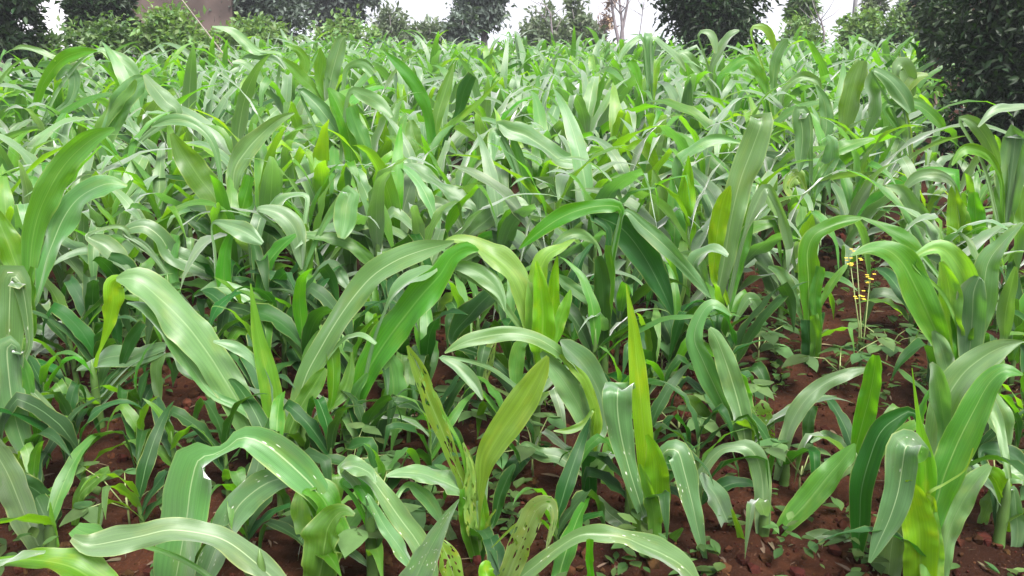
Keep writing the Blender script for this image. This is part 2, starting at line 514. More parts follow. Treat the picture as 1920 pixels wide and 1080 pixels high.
def grown_leaf(mb, z0, phi, length, width, th0, bend, rg, n=14, across=4, twist=0.0, drift=0.0, mat=0, org=None, wave=0.1):
    p = Vector((0, 0, z0)) if org is None else Vector(org)
    P, NR, Wd = [], [], []
    st = length / (n - 1)
    kink = rg.random() < 0.5
    kp = rg.uniform(0.4, 0.7)
    for i in range(n):
        v = i / (n - 1)
        th = th0 + bend * v ** 1.6
        if kink and v > kp: th = min(th + 1.25, 2.95)
        ph = phi + drift * v
        d = Vector((math.cos(ph) * math.sin(th), math.sin(ph) * math.sin(th), math.cos(th)))
        P.append(p.copy())
        nn = Vector((-math.cos(ph) * math.cos(th), -math.sin(ph) * math.cos(th), math.sin(th)))
        NR.append(Matrix.Rotation(twist * v, 3, d) @ nn)
        prof = min(1.0, 0.42 + v * 2.4) * max(0.015, 1 - v ** 2.1)
        Wd.append(width * prof)
        p = p + d * st
    ribbon(mb, P, NR, Wd, rg, across=across, fold=rg.uniform(0.08, 0.2), wave=wave, freq=rg.uniform(2.5, 4.5), mat=mat)

def stalk_mb(h, r0, r1, lean=(0, 0), rg=rnd):
    mb = MB()
    pts, rad = [], []
    k = 9
    for i in range(k):
        v = i / (k - 1)
        pts.append((lean[0] * v, lean[1] * v, -0.03 + (h + 0.03) * v))
        rad.append((r0 + (r1 - r0) * v) * (1.0 + 0.14 * (i % 3 == 1)) * (1.0 if v < 0.8 else 0.6 if v < 0.95 else 0.15))
    tube(mb, pts, rad, 8)
    return mb

def leaf_plan(rg):
    """leaves of one procedural maize plant: (z0, phi, length, width, th0, bend, twist, drift, material)"""
    nl = rg.randint(7, 9)
    ph0 = rg.uniform(0, 6.28)
    H = rg.uniform(0.34, 0.46)
    L = []
    for i in range(nl):
        f = i / (nl - 1)
        z0 = 0.07 + (H - 0.07) * f
        phi = ph0 + math.pi * i + rg.uniform(-0.55, 0.55)
        if f > 0.72:
            L.append((z0, phi, rg.uniform(0.36, 0.55), rg.uniform(0.055, 0.08), rg.uniform(0.10, 0.40), rg.uniform(0.9, 2.4), rg.uniform(-0.7, 0.7), rg.uniform(-0.5, 0.5), 'y' if rg.random() < 0.10 else 'g' if rg.random() < 0.5 else 'v'))
        else:
            ln = rg.uniform(0.55, 0.8) if f > 0.25 else rg.uniform(0.36, 0.5)
            L.append((z0, phi, ln, rg.uniform(0.066, 0.102), rg.uniform(0.22, 0.6) + 0.35 * (1 - f), rg.uniform(1.0, 2.4), rg.uniform(-1.1, 1.1), rg.uniform(-0.8, 0.8), 'g' if rg.random() < 0.8 else 'v' if rg.random() < 0.7 else 'b'))
    return H, L

TEMPL = []
def make_template(i, shade=False):
    rg = random.Random(100 + i)
    H, L = leaf_plan(rg)
    if shade:      # small understory plants: fewer, broader leaves, deep shade put into their colour
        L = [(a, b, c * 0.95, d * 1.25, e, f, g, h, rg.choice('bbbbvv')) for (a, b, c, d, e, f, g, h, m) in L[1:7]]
    root = empty("maize_plant", (0, 0, 0))
    s = stalk_mb(H, 0.015, 0.011).build("stalk", M['stalk'], root); reg(s, root)
    for (z0, phi, ln, wd, th0, bd, tw, dr, mt) in L:
        mb = MB()
        grown_leaf(mb, z0, phi, ln, wd, th0, bd, rg, 16, 4, tw, dr)
        o = mb.build("leaf", M[mt], root); reg(o, root)
    return root

# ------------------------------------------------------------------ maize plants in front, each with its own leaves
def L_(mt, *p, **kw):
    d = dict(kw); d['m'] = mt; d['p'] = list(p); return d

HERO = []
def hero(label, bx, Y, leaves, h=None, low=2, r=0.018):
    HERO.append((label, bx, Y, leaves, h, low + (1 if Y < 2.6 else 2), r))

hero("maize plant with a broad white-spotted leaf bent over and hanging down at lower left", 615, 2.2, [
    L_('s', (640,1010,34), (600,930,55), (560,885,76), (500,835,72), (455,820,44), (425,840,22), (400,852,34), (372,862,84), (358,910,97), (350,970,98), (338,1040,92), (325,1110,78), n=40, tw=(0,0), d=-0.05),
    L_('s', (570,905,26), (530,897,48), (490,912,62), (450,945,64), (425,990,62), (405,1030,56), (380,1090,46), tw=(0,0.1)),
    L_('v', (575,910,45), (605,935,60), (625,985,64), (645,1045,52)),
    L_('v', (590,1120,62), (605,1050,78), (615,990,72), (640,960,34), (665,965,8), o=-0.08, t=0.1),
    L_('y', (572,1000,34), (566,950,44), (570,915,30), t=0.1, o=0.05),
], low=2)
hero("maize plant with a long pale leaf arching low across the bottom left", 500, 2.0, [
    L_('g', (530,1105,44), (470,1048,54), (425,1015,52), (380,1000,48), (320,993,56), (265,1005,52), (215,1015,66), (165,1022,48), (135,1008,18), t=0.5, d=-0.05, n=34),
    L_('v', (215,1010,12), (185,1005,45), (160,1000,48), (140,990,30), t=0.2, o=0.1),
], low=0)
hero("maize plant with a glossy vivid green leaf curving through the bottom left corner", -10, 1.95, [
    L_('y', (-40,1064,18), (20,1052,24), (70,1050,40), (130,1062,64), (190,1095,66), (220,1120,40), t=0.4, d=-0.05),
    L_('s', (-30,1050,18), (0,1056,14), (40,1042,16), (85,1036,8), t=0.5),
], low=0)
hero("maize plant with a pale leaf leaning in from the left edge near the bottom", 100, 2.35, [
    L_('g', (85,1050,22), (66,1010,50), (40,950,58), (15,890,60), (-10,845,50), (-30,800,20)),
    L_('b', (110,960,14), (75,925,36), (40,905,42), (0,900,30), o=0.1),
    L_('y', (103,1040,26), (98,990,16), (94,942,3), t=0.1),
    L_('v', (140,985,14), (150,930,26), (175,905,30), (205,880,14), o=0.15),
], low=2)
hero("maize plant at the left edge with broad striped leaves folded straight down", 70, 2.7, [
    L_('s', (55,640,14), (42,540,34), (22,520,62), (18,570,60), (16,650,52), (14,720,40), tw=(0,0), t=0.15),
    L_('g', (30,650,20), (14,652,58), (18,720,58), (30,790,52), (50,850,34), (76,892,5), t=0.2, o=-0.05, tw=(0,0)),
    L_('v', (75,840,14), (62,760,24), (50,700,22), (35,660,8)),
    L_('g', (45,720,10), (85,760,18), (110,800,16), (150,860,8)),
    L_('y', (48,900,22), (45,840,40), (35,760,30), (38,700,8), t=0.1, o=0.1),
], low=1)
hero("tall maize plant with one big upright leaf bending right near the left edge", 55, 3.5, [
    L_('v', (52,540,20), (62,440,46), (85,370,58), (120,310,54), (170,262,42), (215,241,8), t=0.1, tw=(0,0.2)),
    L_('v', (40,530,30), (18,465,52), (-5,410,34), (-20,380,8), t=0.1),
    L_('g', (66,565,16), (85,495,28), (105,440,50), (125,400,55), (155,365,48), (200,345,42), (238,350,8)),
    L_('g', (60,560,10), (30,600,26), (80,620,22)),
    L_('v', (60,620,20), (52,560,30), (60,500,8)),
], low=2)
hero("maize plant with a very long pale leaf leaning to the upper left", 520, 2.9, [
    L_('g', (482,830,46), (455,770,64), (420,710,72), (385,655,76), (345,605,78), (300,560,72), (255,525,58), (218,524,8), tw=(0,0.15), t=0.25, n=34, w=0.09),
    L_('g', (400,740,20), (360,690,28), (310,620,34), (270,575,30), (238,567,6), o=-0.02, t=0.3),
    L_('y', (518,850,34), (513,770,47), (498,690,43), (482,620,25), (470,532,3), t=0.05, tw=(0,0), w=0.02),
    L_('v', (530,860,20), (550,790,34), (590,720,38), (610,690,10)),
    L_('g', (505,720,10), (480,680,18), (440,650,24), (400,640,6)),
], low=2)
hero("maize plant with a yellowish leaf folded over at its top on the left", 190, 3.2, [
    L_('y', (190,650,8), (203,612,22), (212,570,40), (213,533,40), (236,520,8), t=0.1),
    L_('g', (310,652,16), (265,668,42), (215,668,46), (175,680,30), (144,694,5), t=0.45),
    L_('v', (300,660,14), (293,690,26), (296,730,20), (300,760,5)),
    L_('g', (320,665,10), (345,690,26), (370,705,22), (392,715,5)),
    L_('g', (150,730,14), (145,770,24), (148,800,16), (140,820,4)),
    L_('b', (225,690,12), (245,640,28), (270,605,20)),
], low=3)
hero("maize plant with a long snaking pale leaf crossing the middle of the field", 575, 2.95, [
    L_('g', (560,850,22), (558,770,36), (572,710,40), (600,655,44), (640,590,48), (690,525,52), (740,490,54), (790,470,48), (835,458,18), (852,452,4), tw=(0,0.1), t=0.3, n=36),
    L_('v', (620,760,14), (625,690,32), (615,640,24), (600,610,6)),
    L_('v', (600,780,14), (640,740,30), (655,700,22), (660,660,6)),
    L_('g', (640,640,8), (660,630,10), (680,628,12), (705,645,8)),
], low=2)
hero("maize plant with a wide green leaf leaning right and a pale folded tip", 670, 3.1, [
    L_('v', (670,745,34), (690,695,52), (720,645,64), (757,595,70), (795,548,68), (825,515,50), (848,480,38), (875,466,32), (897,470,6), tw=(0,0.1), t=0.25, n=34),
    L_('g', (730,565,8), (755,535,34), (795,513,32), (820,505,8), t=0.4),
    L_('v', (665,870,22), (655,800,34), (668,740,30), (690,700,8)),
    L_('v', (740,800,34), (738,750,54), (735,700,48), (725,660,14), t=0.1),
    L_('b', (700,900,26), (700,840,44), (715,780,38), (740,740,10)),
], low=3)
hero("maize plant with a vivid yellow-green whorl in the middle of the field", 1005, 3.15, [
    L_('y', (1005,640,36), (985,560,48), (962,512,52), (920,478,46), (880,455,26), (845,450,12), (815,470,5), t=0.25),
    L_('y', (1002,620,40), (1004,545,44), (1022,485,34), (1058,460,16), (1078,449,4), t=0.1),
    L_('y', (1040,645,10), (1050,602,28), (1064,562,20), (1070,543,3), t=0.1),
    L_('y', (1015,650,50), (1018,590,48), (1012,530,30), (1005,490,6), t=0.05, o=-0.03),
    L_('y', (1030,660,30), (1035,590,36), (1040,520,20), (1045,480,4), t=0.1, o=0.04),
    L_('g', (850,500,16), (890,508,34), (922,530,40), (940,556,20), (947,582,4), t=0.4),
    L_('b', (850,640,20), (882,590,44), (915,555,40), (935,540,10), o=0.1),
    L_('d', (915,720,8), (912,690,24), (920,655,26), (930,640,8), t=0.1),
    L_('v', (970,740,12), (968,690,34), (975,650,30), (990,640,8)),
    L_('g', (830,670,10), (860,690,28), (890,720,26), (905,750,5), o=-0.15),
], low=2)
hero("maize plant with leaves parting left and right above a dark rolled blade", 1108, 2.75, [
    L_('g', (1085,700,16), (1050,662,22), (1010,636,30), (965,626,32), (920,629,34), (872,641,28), (834,662,4), t=0.5),
    L_('g', (1112,860,18), (1108,815,34), (1088,765,50), (1058,715,52), (1030,680,32), (1015,660,8), tw=(0,0), t=0.3),
    L_('g', (1132,800,20), (1125,740,48), (1095,685,54), (1065,655,34), (1050,640,8), o=0.06),
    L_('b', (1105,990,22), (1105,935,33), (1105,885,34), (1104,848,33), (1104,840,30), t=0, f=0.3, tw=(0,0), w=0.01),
    L_('v', (1135,980,18), (1140,920,28), (1138,860,26), (1142,820,16), t=0.05, o=0.04),
    L_('y', (1112,768,8), (1095,793,15), (1066,807,15), (1038,808,3), o=-0.06),
    L_('y', (1120,790,22), (1100,720,22), (1075,690,18), (1050,665,8), t=0.2, o=-0.04),
    L_('g', (1085,885,10), (1050,858,34), (1010,850,30), (985,835,18), (970,850,5)),
    L_('b', (940,930,18), (960,880,36), (990,850,30), (1030,840,8), o=0.1),
], low=1)
hero("chewed maize plant with ragged yellow centre and one broad vivid leaf", 893, 2.4, [
    L_('y', (897,950,16), (905,900,24), (912,860,48), (940,810,62), (975,760,66), (1005,710,50), (1027,668,8), t=0.15, tw=(0,0)),
    L_('d', (882,940,24), (852,868,26), (830,810,34), (805,750,38), (783,690,32), (764,648,6), t=0.2, tw=(0,0)),
    L_('v', (860,830,8), (832,782,12), (803,728,13), (775,680,6), o=-0.03),
    L_('d', (888,940,22), (884,880,20), (868,830,5), t=0.1),
    L_('d', (884,990,26), (880,930,28), (882,880,18), (874,850,5), o=-0.04, t=0.1),
    L_('g', (880,930,28), (838,905,44), (795,889,40), (755,886,26), (724,893,4), t=0.45),
    L_('v', (895,1060,22), (880,1000,32), (875,950,38), (870,915,20), t=0.05, o=-0.02),
    L_('v', (905,1060,20), (912,1000,24), (905,950,24), (900,910,12), t=0.05),
    L_('b', (925,980,14), (938,930,28), (955,890,24), (965,870,6), o=0.05),
    L_('g', (870,1050,14), (845,1010,26), (830,970,20), (815,940,4), o=0.1),
    L_('d', (905,1050,6), (910,1000,10), (920,970,6), (930,955,3)),
], low=1, r=0.019)
hero("maize plant whose single pale pointed blade spears up at the bottom middle", 770, 2.0, [
    L_('s', (765,1120,76), (795,1050,56), (830,985,30), (861,936,3), t=0.1, tw=(0,0), w=0.02),
    L_('d', (850,1100,40), (843,1055,50), (830,1025,30), (820,1010,8), t=0.15),
], low=0)
hero("maize plant with narrow torn leaves arching down to the bottom middle", 700, 2.2, [
    L_('s', (650,882,14), (688,890,32), (720,930,38), (752,975,44), (785,1020,46), (803,1065,40), (810,1100,20), t=0.35),
    L_('s', (690,930,10), (720,985,28), (750,1027,30), (780,1075,18), t=0.3, o=-0.05),
    L_('g', (640,882,20), (662,874,40), (692,886,24), (705,905,8), t=0.5),
    L_('v', (640,905,10), (668,905,34), (690,935,30), (700,965,6), o=0.03),
    L_('g', (760,910,12), (790,925,30), (812,950,28), (830,985,8), o=0.15),
], low=1)
hero("small maize plant with a holed yellow leaf bent sharply over bare soil", 945, 2.05, [
    L_('d', (940,1110,46), (963,1052,50), (985,1002,50), (1005,957,46), (1030,945,30), (1039,970,16), (1030,1010,10), (1024,1032,2), t=0.2, tw=(0,0), n=34),
    L_('d', (985,978,9), (960,990,7), (922,1027,2), o=0.01),
    L_('y', (925,1100,30), (910,1070,34), (915,1050,10)),
], low=0)
hero("maize plant with a ragged speckled leaf arching over the bottom centre", 1040, 2.08, [
    L_('s', (970,1092,34), (1010,1056,34), (1050,1025,28), (1090,1003,32), (1130,1002,40), (1170,1008,30), (1200,1020,42), (1240,1037,50), (1280,1062,50), (1312,1095,16), t=0.45, w=0.1, n=36),
    L_('v', (1105,1090,16), (1104,1050,17), (1106,1010,16), t=0.0),
], low=0)
hero("maize plant with a tall thin yellow-green spear rising above a cupped grey leaf", 1212, 2.42, [
    L_('y', (1212,950,22), (1211,860,38), (1204,780,42), (1196,700,40), (1188,620,24), (1180,570,11), (1174,532,2), t=0.02, tw=(0,0), w=0.02),
    L_('s', (1205,960,26), (1180,880,40), (1165,820,54), (1158,770,64), (1158,736,66), (1160,728,60,0.06), (1160,745,40,0.14), (1160,790,10,0.2), t=0.1, tw=(0,0), d=0.0, o=-0.05, n=36),
    L_('y', (1218,1020,20), (1230,940,52), (1230,880,54), (1222,838,28), (1212,815,8), t=0.08),
    L_('s', (1236,900,14), (1244,850,28), (1270,846,54), (1284,888,52), (1297,940,42), (1310,1000,26), (1327,1062,3), t=0.2, tw=(0,0)),
    L_('v', (1210,1050,30), (1200,980,38), (1190,910,34), (1180,860,8), t=0.05, o=-0.03),
    L_('v', (1222,1050,22), (1228,990,30), (1220,930,30), (1200,870,6), t=0.05, o=-0.06),
    L_('g', (1195,1010,16), (1165,980,30), (1140,960,32), (1120,930,8), o=0.05),
    L_('v', (1245,1040,10), (1262,1010,20), (1280,990,6)),
], low=1, r=0.02)
hero("maize plant with a strap leaf hooked over to the left above red soil", 1430, 2.45, [
    L_('g', (1428,1045,14), (1430,980,34), (1430,910,38), (1420,862,44), (1402,840,38), (1378,838,22), (1355,842,20), (1335,858,24), (1318,885,24), (1311,932,4), t=0.15, tw=(0,0), n=36),
    L_('v', (1440,1030,16), (1475,985,34), (1515,940,54), (1555,890,54), (1588,852,34), (1603,832,6), t=0.25),
    L_('g', (1440,1062,18), (1490,1030,36), (1540,1005,28), (1597,1016,6), t=0.5),
    L_('g', (1405,1065,10), (1385,1030,26), (1365,980,38), (1345,935,42), (1325,905,30), (1312,890,8), o=0.05),
    L_('y', (1402,1090,16), (1390,1010,16), (1372,955,5), t=0.05),
    L_('v', (1470,1020,8), (1440,950,14), (1415,900,10), (1405,870,4), o=0.1),
    L_('g', (1440,1070,12), (1480,1068,18), (1520,1060,16), (1560,1072,5), t=0.5, o=-0.1),
], low=0)
hero("maize plant with a torn yellow leaf stub beside drooping grey leaves", 1405, 2.95, [
    L_('g', (1398,850,14), (1372,790,28), (1345,735,44), (1320,680,46), (1302,635,38), (1315,590,28), (1338,570,22), (1372,592,6), t=0.2),
    L_('g', (1400,840,22), (1388,770,44), (1368,700,50), (1348,645,36), (1338,626,26), (1330,615,8), o=-0.05, t=0.2),
    L_('d', (1428,880,22), (1432,835,46), (1426,800,62), (1417,775,62), (1410,766,50), t=0.08, tw=(0,0)),
    L_('v', (1405,840,30), (1395,770,44), (1385,715,40), (1380,690,12), o=0.05, t=0.1),
    L_('v', (1330,840,16), (1320,790,40), (1300,760,36), (1285,745,8), o=0.2),
], low=2)
hero("maize plant with a slim grey leaf sweeping right over the bare patch", 1470, 2.8, [
    L_('g', (1455,900,12), (1470,840,25), (1485,790,34), (1515,745,40), (1555,715,32), (1600,698,22), (1642,690,4), t=0.25),
    L_('v', (1455,960,10), (1440,900,16), (1450,850,12)),
], low=0)
hero("maize plant with one upright blade browned along its edge", 1600, 2.85, [
    L_('v', (1602,850,16), (1618,790,42), (1632,735,42), (1640,690,36), (1642,666,14), t=0.1, tw=(0,0)),
    L_('b', (1520,880,14), (1515,800,26), (1525,760,22), o=0.2),
    L_('g', (1600,850,8), (1570,830,20), (1545,815,18), (1520,830,4), o=0.15),
], low=1)
hero("stout maize plant with bright yellow whorl in the bottom right corner", 1738, 2.2, [
    L_('y', (1728,1120,62), (1726,1050,72), (1722,985,72), (1712,930,56), (1705,900,14), t=0.02, tw=(0,0), w=0.02),
    L_('y', (1745,1120,46), (1748,1040,50), (1742,980,44), (1735,930,26), t=0.02, o=-0.04, tw=(0,0)),
    L_('y', (1735,960,32), (1736,895,48), (1731,843,34), (1723,790,12), (1716,740,6), (1710,690,2), t=0.02, tw=(0,0), w=0.01, o=-0.02),
    L_('s', (1738,900,16,.1), (1722,850,44,.06), (1700,836,64), (1692,872,66), (1684,922,62), (1668,972,52), (1650,1012,36), (1630,1055,6), t=0.2, tw=(0,0), o=-0.06),
    L_('v', (1745,990,40), (1768,900,68), (1795,832,72), (1825,772,66), (1855,718,50), (1885,695,34), (1918,703,4), t=0.2, tw=(0,0.1)),
    L_('g', (1752,880,40), (1768,770,62), (1800,708,64), (1840,672,54), (1880,650,38), (1918,640,4), t=0.3, o=0.1),
    L_('g', (1765,1100,22), (1778,1005,38), (1803,945,44), (1832,900,38), (1856,872,12), t=0.2),
    L_('g', (1690,960,24), (1672,1020,54), (1665,1100,58), t=0.15, o=0.04),
    L_('b', (1715,775,15), (1680,785,38), (1650,812,48), (1630,862,52), (1615,922,48), (1612,982,42), (1608,1045,14), t=0.2, o=0.12, tw=(0,0)),
    L_('y', (1740,925,8), (1775,905,5), (1810,880,4), (1825,840,3), o=-0.1),
    L_('g', (1770,800,26), (1762,740,44), (1755,700,30), (1745,680,8), o=0.08, t=0.1),
], low=0, r=0.03)
hero("maize plant with a vivid drooping leaf at the right edge near the bottom", 1870, 2.4, [
    L_('y', (1845,880,8), (1872,890,28), (1888,930,32), (1892,975,24), (1899,1015,3), t=0.15),
    L_('g', (1850,742,30), (1866,770,56), (1884,808,36), (1894,835,4), t=0.3, o=0.2),
    L_('g', (1900,915,12), (1905,960,30), (1908,1010,26), (1892,1070,4), t=0.2),
    L_('b', (1840,850,14), (1870,845,40), (1900,860,40), (1930,880,14), o=0.2),
    L_('g', (1830,1020,8), (1845,970,22), (1862,930,26), (1880,915,8), o=0.1),
    L_('g', (1880,900,30), (1910,890,44), (1940,900,20), o=0.1),
], low=1)
hero("maize plant with a big bowed leaf showing a white midrib at right", 1790, 3.0, [
    L_('v', (1778,670,20), (1750,610,56), (1722,550,68), (1696,500,56), (1665,470,40), (1630,466,26), (1595,479,4), t=0.3, tw=(0,0)),
    L_('y', (1715,497,8), (1742,468,26), (1770,468,42), (1797,500,56), (1815,542,58), (1820,556,44), t=0.25, tw=(0,0), o=-0.03),
    L_('g', (1838,520,12), (1826,546,58), (1823,592,56), (1820,642,50), (1812,692,28), (1806,710,6), t=0.15, tw=(0,0), o=-0.05),
    L_('g', (1830,640,24), (1843,560,54), (1852,495,50), (1880,455,30), (1918,418,6), t=0.25),
    L_('y', (1792,700,36), (1786,600,46), (1778,530,42), (1765,490,10), t=0.05, o=0.03),
    L_('v', (1800,690,30), (1806,610,44), (1800,550,30), t=0.05),
    L_('v', (1735,485,10), (1705,452,32), (1660,427,20), (1615,408,4), o=0.2),
    L_('g', (1810,760,14), (1780,700,36), (1765,650,34), (1750,620,8), o=-0.02),
    L_('g', (1880,640,14), (1885,590,34), (1895,540,28), (1905,500,6), o=0.2),
], low=3)
hero("maize plant whose grey leaf arches right, beside the yellow wild flowers", 1516, 3.9, [
    L_('v', (1516,600,20), (1516,530,42), (1514,474,42), (1528,440,36), (1560,424,30), (1590,414,24), (1618,408,4), t=0.2),
    L_('b', (1518,710,18), (1518,650,32), (1512,600,26), t=0.05, o=-0.04),
    L_('v', (1535,620,16), (1528,560,26), (1540,500,20)),
    L_('v', (1520,700,14), (1530,640,24), (1526,590,18), t=0.05, o=-0.06),
    L_('v', (1530,590,10), (1555,540,18), (1580,505,12), (1590,495,3)),
    L_('g', (1500,590,10), (1480,540,26), (1462,510,24), (1440,500,6)),
], low=1)
hero("tall maize plant with one long white-ribbed blade reaching up", 1360, 4.1, [
    L_('g', (1345,560,20), (1358,490,44), (1370,415,54), (1387,342,60), (1410,280,60), (1427,232,54), (1425,222,44,0.06), (1425,240,10,0.15), t=0.1, tw=(0,0), d=0.0),
    L_('y', (1338,520,16), (1346,430,40), (1357,375,32), (1369,348,5), t=0.05),
    L_('g', (1400,430,10), (1420,380,30), (1438,352,20), (1462,392,18), (1476,442,22), (1492,507,4), t=0.2),
    L_('v', (1370,560,16), (1385,490,30), (1400,440,28), (1410,410,8)),
    L_('g', (1330,560,10), (1310,500,34), (1290,480,28), (1265,480,6)),
    L_('g', (1380,600,8), (1405,560,26), (1425,590,22), (1432,640,5)),
    L_('g', (1330,560,8), (1300,500,24), (1330,470,28), (1365,480,10), o=-0.1),
], low=2)
hero("dark stemmed maize plant with a deep green leaf drooping to the right", 1132, 3.6, [
    L_('b', (1140,430,14), (1108,406,20), (1135,412,44), (1170,432,66), (1202,472,66), (1227,515,52), (1250,562,26), (1262,595,3), t=0.1, tw=(0,0)),
    L_('v', (1165,400,12), (1150,386,30), (1100,390,30), (1052,408,38), (1010,436,28), (973,467,3), t=0.35),
    L_('g', (1170,398,12), (1205,425,32), (1240,455,38), (1275,490,28), (1310,530,22), (1332,558,4), t=0.3),
    L_('b', (1130,690,20), (1132,600,32), (1128,520,36), (1120,480,20), t=0.0),
    L_('v', (1140,610,12), (1145,520,20), (1140,460,14)),
    L_('g', (1120,460,8), (1090,440,24), (1060,445,22), (1030,470,5), o=0.15),
    L_('g', (1130,600,8), (1100,560,22), (1060,530,26), (1045,515,6)),
], low=1)
hero("maize plant with a fan of upright bright green blades right of centre", 1265, 4.7, [
    L_('v', (1252,500,46), (1246,430,56), (1236,370,44), (1224,318,4), t=0.02, tw=(0,0)),
    L_('y', (1275,500,50), (1283,420,54), (1288,350,34), (1291,292,3), t=0.02, tw=(0,0)),
    L_('v', (1262,500,46), (1265,430,50), (1262,380,30), (1258,330,4), t=0.02, o=-0.05),
    L_('g', (1310,430,10), (1270,320,24), (1310,275,24), (1350,262,20), (1390,268,5), t=0.4),
    L_('v', (1255,540,30), (1258,480,44), (1245,440,24)),
], low=3)
hero("maize plant with a small hooked yellow-green leaf near the centre", 1225, 5.4, [
    L_('y', (1178,285,8), (1198,271,24), (1218,285,28), (1229,310,16), (1230,328,3), t=0.2),
    L_('v', (1228,420,24), (1226,360,30), (1232,320,8), t=0.05),
    L_('g', (1215,330,10), (1180,340,26), (1150,370,24), (1130,410,5)),
], low=3)
hero("maize plant with a broad pale leaf stretched out to the right near the centre", 1000, 5.0, [
    L_('g', (932,234,8), (955,245,36), (985,255,42), (1022,278,38), (1052,300,32), (1090,306,24), (1132,319,3), t=0.35, tw=(0,0)),
    L_('g', (930,250,30), (925,285,20), (920,310,4), t=0.1),
    L_('v', (1000,420,20), (985,350,30), (970,290,24), (955,240,5)),
    L_('g', (1020,340,40), (1018,380,50), (1015,415,40), (1010,440,8), t=0.1),
    L_('g', (905,335,34), (903,365,42), (900,395,30), (898,410,5), t=0.1),
], low=3)
hero("maize plant with a pale leaf bowed like a hook left of the centre", 860, 4.6, [
    L_('g', (890,395,10), (868,375,30), (838,357,32), (802,330,32), (770,313,22), (738,313,4), t=0.35),
    L_('g', (870,440,12), (850,400,26), (820,382,30), (785,390,24), (760,420,4), t=0.35),
    L_('g', (880,440,20), (910,415,40), (945,388,36), (975,380,24), (993,392,5), t=0.35),
    L_('v', (870,520,20), (872,460,32), (865,410,16)),
    L_('g', (840,420,10), (830,400,20), (850,390,20), (875,395,5), o=-0.1),
], low=3)
hero("maize plant with two grey leaves draped left over dark foliage", 330, 4.0, [
    L_('g', (255,455,12), (225,425,10), (165,441,10), (196,461,42), (226,490,36), (247,517,4), t=0.3),
    L_('g', (235,436,14), (268,424,34), (300,444,36), (322,475,46), (360,495,50), (402,518,20), t=0.3),
    L_('v', (330,560,20), (320,500,30), (330,440,20)),
    L_('b', (260,560,20), (240,500,36), (205,480,20)),
], low=3)
hero("maize plant with a short grey leaf above the long pale leaf", 420, 3.9, [
    L_('g', (385,545,8), (365,556,5), (402,539,24), (440,545,32), (475,570,40), (492,592,16), t=0.4),
    L_('g', (532,548,34), (523,545,46), (520,580,60), (513,622,50), (505,652,10), t=0.15, tw=(0,0)),
    L_('g', (398,420,5), (430,424,30), (462,437,42), (492,457,10), t=0.3),
    L_('v', (430,600,20), (420,520,32), (425,460,22), (440,430,8)),
    L_('v', (480,560,16), (500,500,28), (530,460,24), (555,440,8)),
], low=3)
hero("maize plant with a crooked pale leaf bent at a right angle left of centre", 580, 4.0, [
    L_('g', (483,394,8), (522,400,38), (550,425,46), (560,462,34), (566,505,4), t=0.25),
    L_('v', (565,440,14), (620,447,25), (660,460,28), (690,485,30), (703,502,6), t=0.35),
    L_('g', (655,362,36), (650,385,50), (646,420,46), (640,447,16), t=0.1, tw=(0,0)),
    L_('g', (590,520,14), (620,500,34), (640,520,30), (655,545,6)),
    L_('v', (570,540,22), (575,470,32), (570,420,12)),
    L_('g', (575,370,10), (545,368,20), (520,385,20), (500,400,5), t=0.4, o=0.1),
], low=3)
hero("maize plant with a large vivid leaf slanting up to the left, left of centre", 430, 4.6, [
    L_('v', (432,450,36), (405,375,64), (372,330,66), (346,290,50), (322,250,10), t=0.08, tw=(0,0)),
    L_('g', (435,380,14), (440,320,36), (462,283,44), (492,250,32), (522,225,22), (552,212,4), t=0.25),
    L_('g', (415,350,8), (405,285,14), (385,250,20), (352,228,26), (318,225,24), (283,237,4), t=0.4),
    L_('v', (440,450,26), (455,390,36), (470,330,20)),
    L_('b', (400,440,16), (375,420,34), (350,400,26)),
], low=3)
hero("maize plant with a wide pale blade angled right below the left shrubs", 215, 6.0, [
    L_('g', (195,280,24), (215,225,40), (240,180,46), (262,155,38), (278,146,8), t=0.15, tw=(0,0)),
    L_('v', (180,260,18), (215,200,28), (245,170,20), (255,150,5)),
    L_('g', (330,215,24), (310,190,36), (290,165,30), (270,140,8), t=0.2),
    L_('g', (200,300,26), (205,330,32), (200,360,20)),
    L_('v', (150,400,30), (165,330,34), (170,290,10), t=0.05),
], low=3)
hero("maize plant with a pale twisted leaf beside a vivid upright one left of centre", 640, 5.6, [
    L_('g', (600,260,8), (562,172,8), (590,193,30), (616,225,32), (640,258,8), t=0.25),
    L_('v', (660,300,30), (650,240,40), (630,190,34), (615,165,8), t=0.05),
    L_('v', (690,300,24), (670,240,36), (655,200,24)),
    L_('g', (655,175,10), (680,178,28), (712,195,30), (735,220,10), t=0.3),
    L_('g', (600,320,12), (570,290,28), (545,280,20), (520,300,5)),
], low=3)
hero("maize plant with a long vivid leaf slanting across the back of the field", 815, 6.0, [
    L_('v', (812,280,18), (803,215,24), (785,170,30), (755,130,26), (722,98,4), t=0.1),
    L_('v', (790,290,24), (775,250,34), (770,225,10), t=0.05),
    L_('y', (840,240,16), (870,215,14), (905,185,10), (935,150,3), t=0.1),
    L_('v', (820,220,24), (835,170,26), (850,120,5)),
    L_('b', (860,210,18), (870,170,34), (885,140,22)),
], low=3)
hero("maize plant with pale leaf standing upright at the back left of centre", 640, 8.0, [
    L_('g', (615,190,14), (620,150,32), (630,110,34), (640,76,24), (648,70,8), t=0.05, tw=(0,0)),
    L_('v', (590,170,14), (570,150,28), (550,128,24), (530,108,4), t=0.1),
    L_('v', (600,160,18), (605,120,26), (600,90,4)),
    L_('g', (650,130,12), (680,120,24), (700,140,20)),
], low=2)
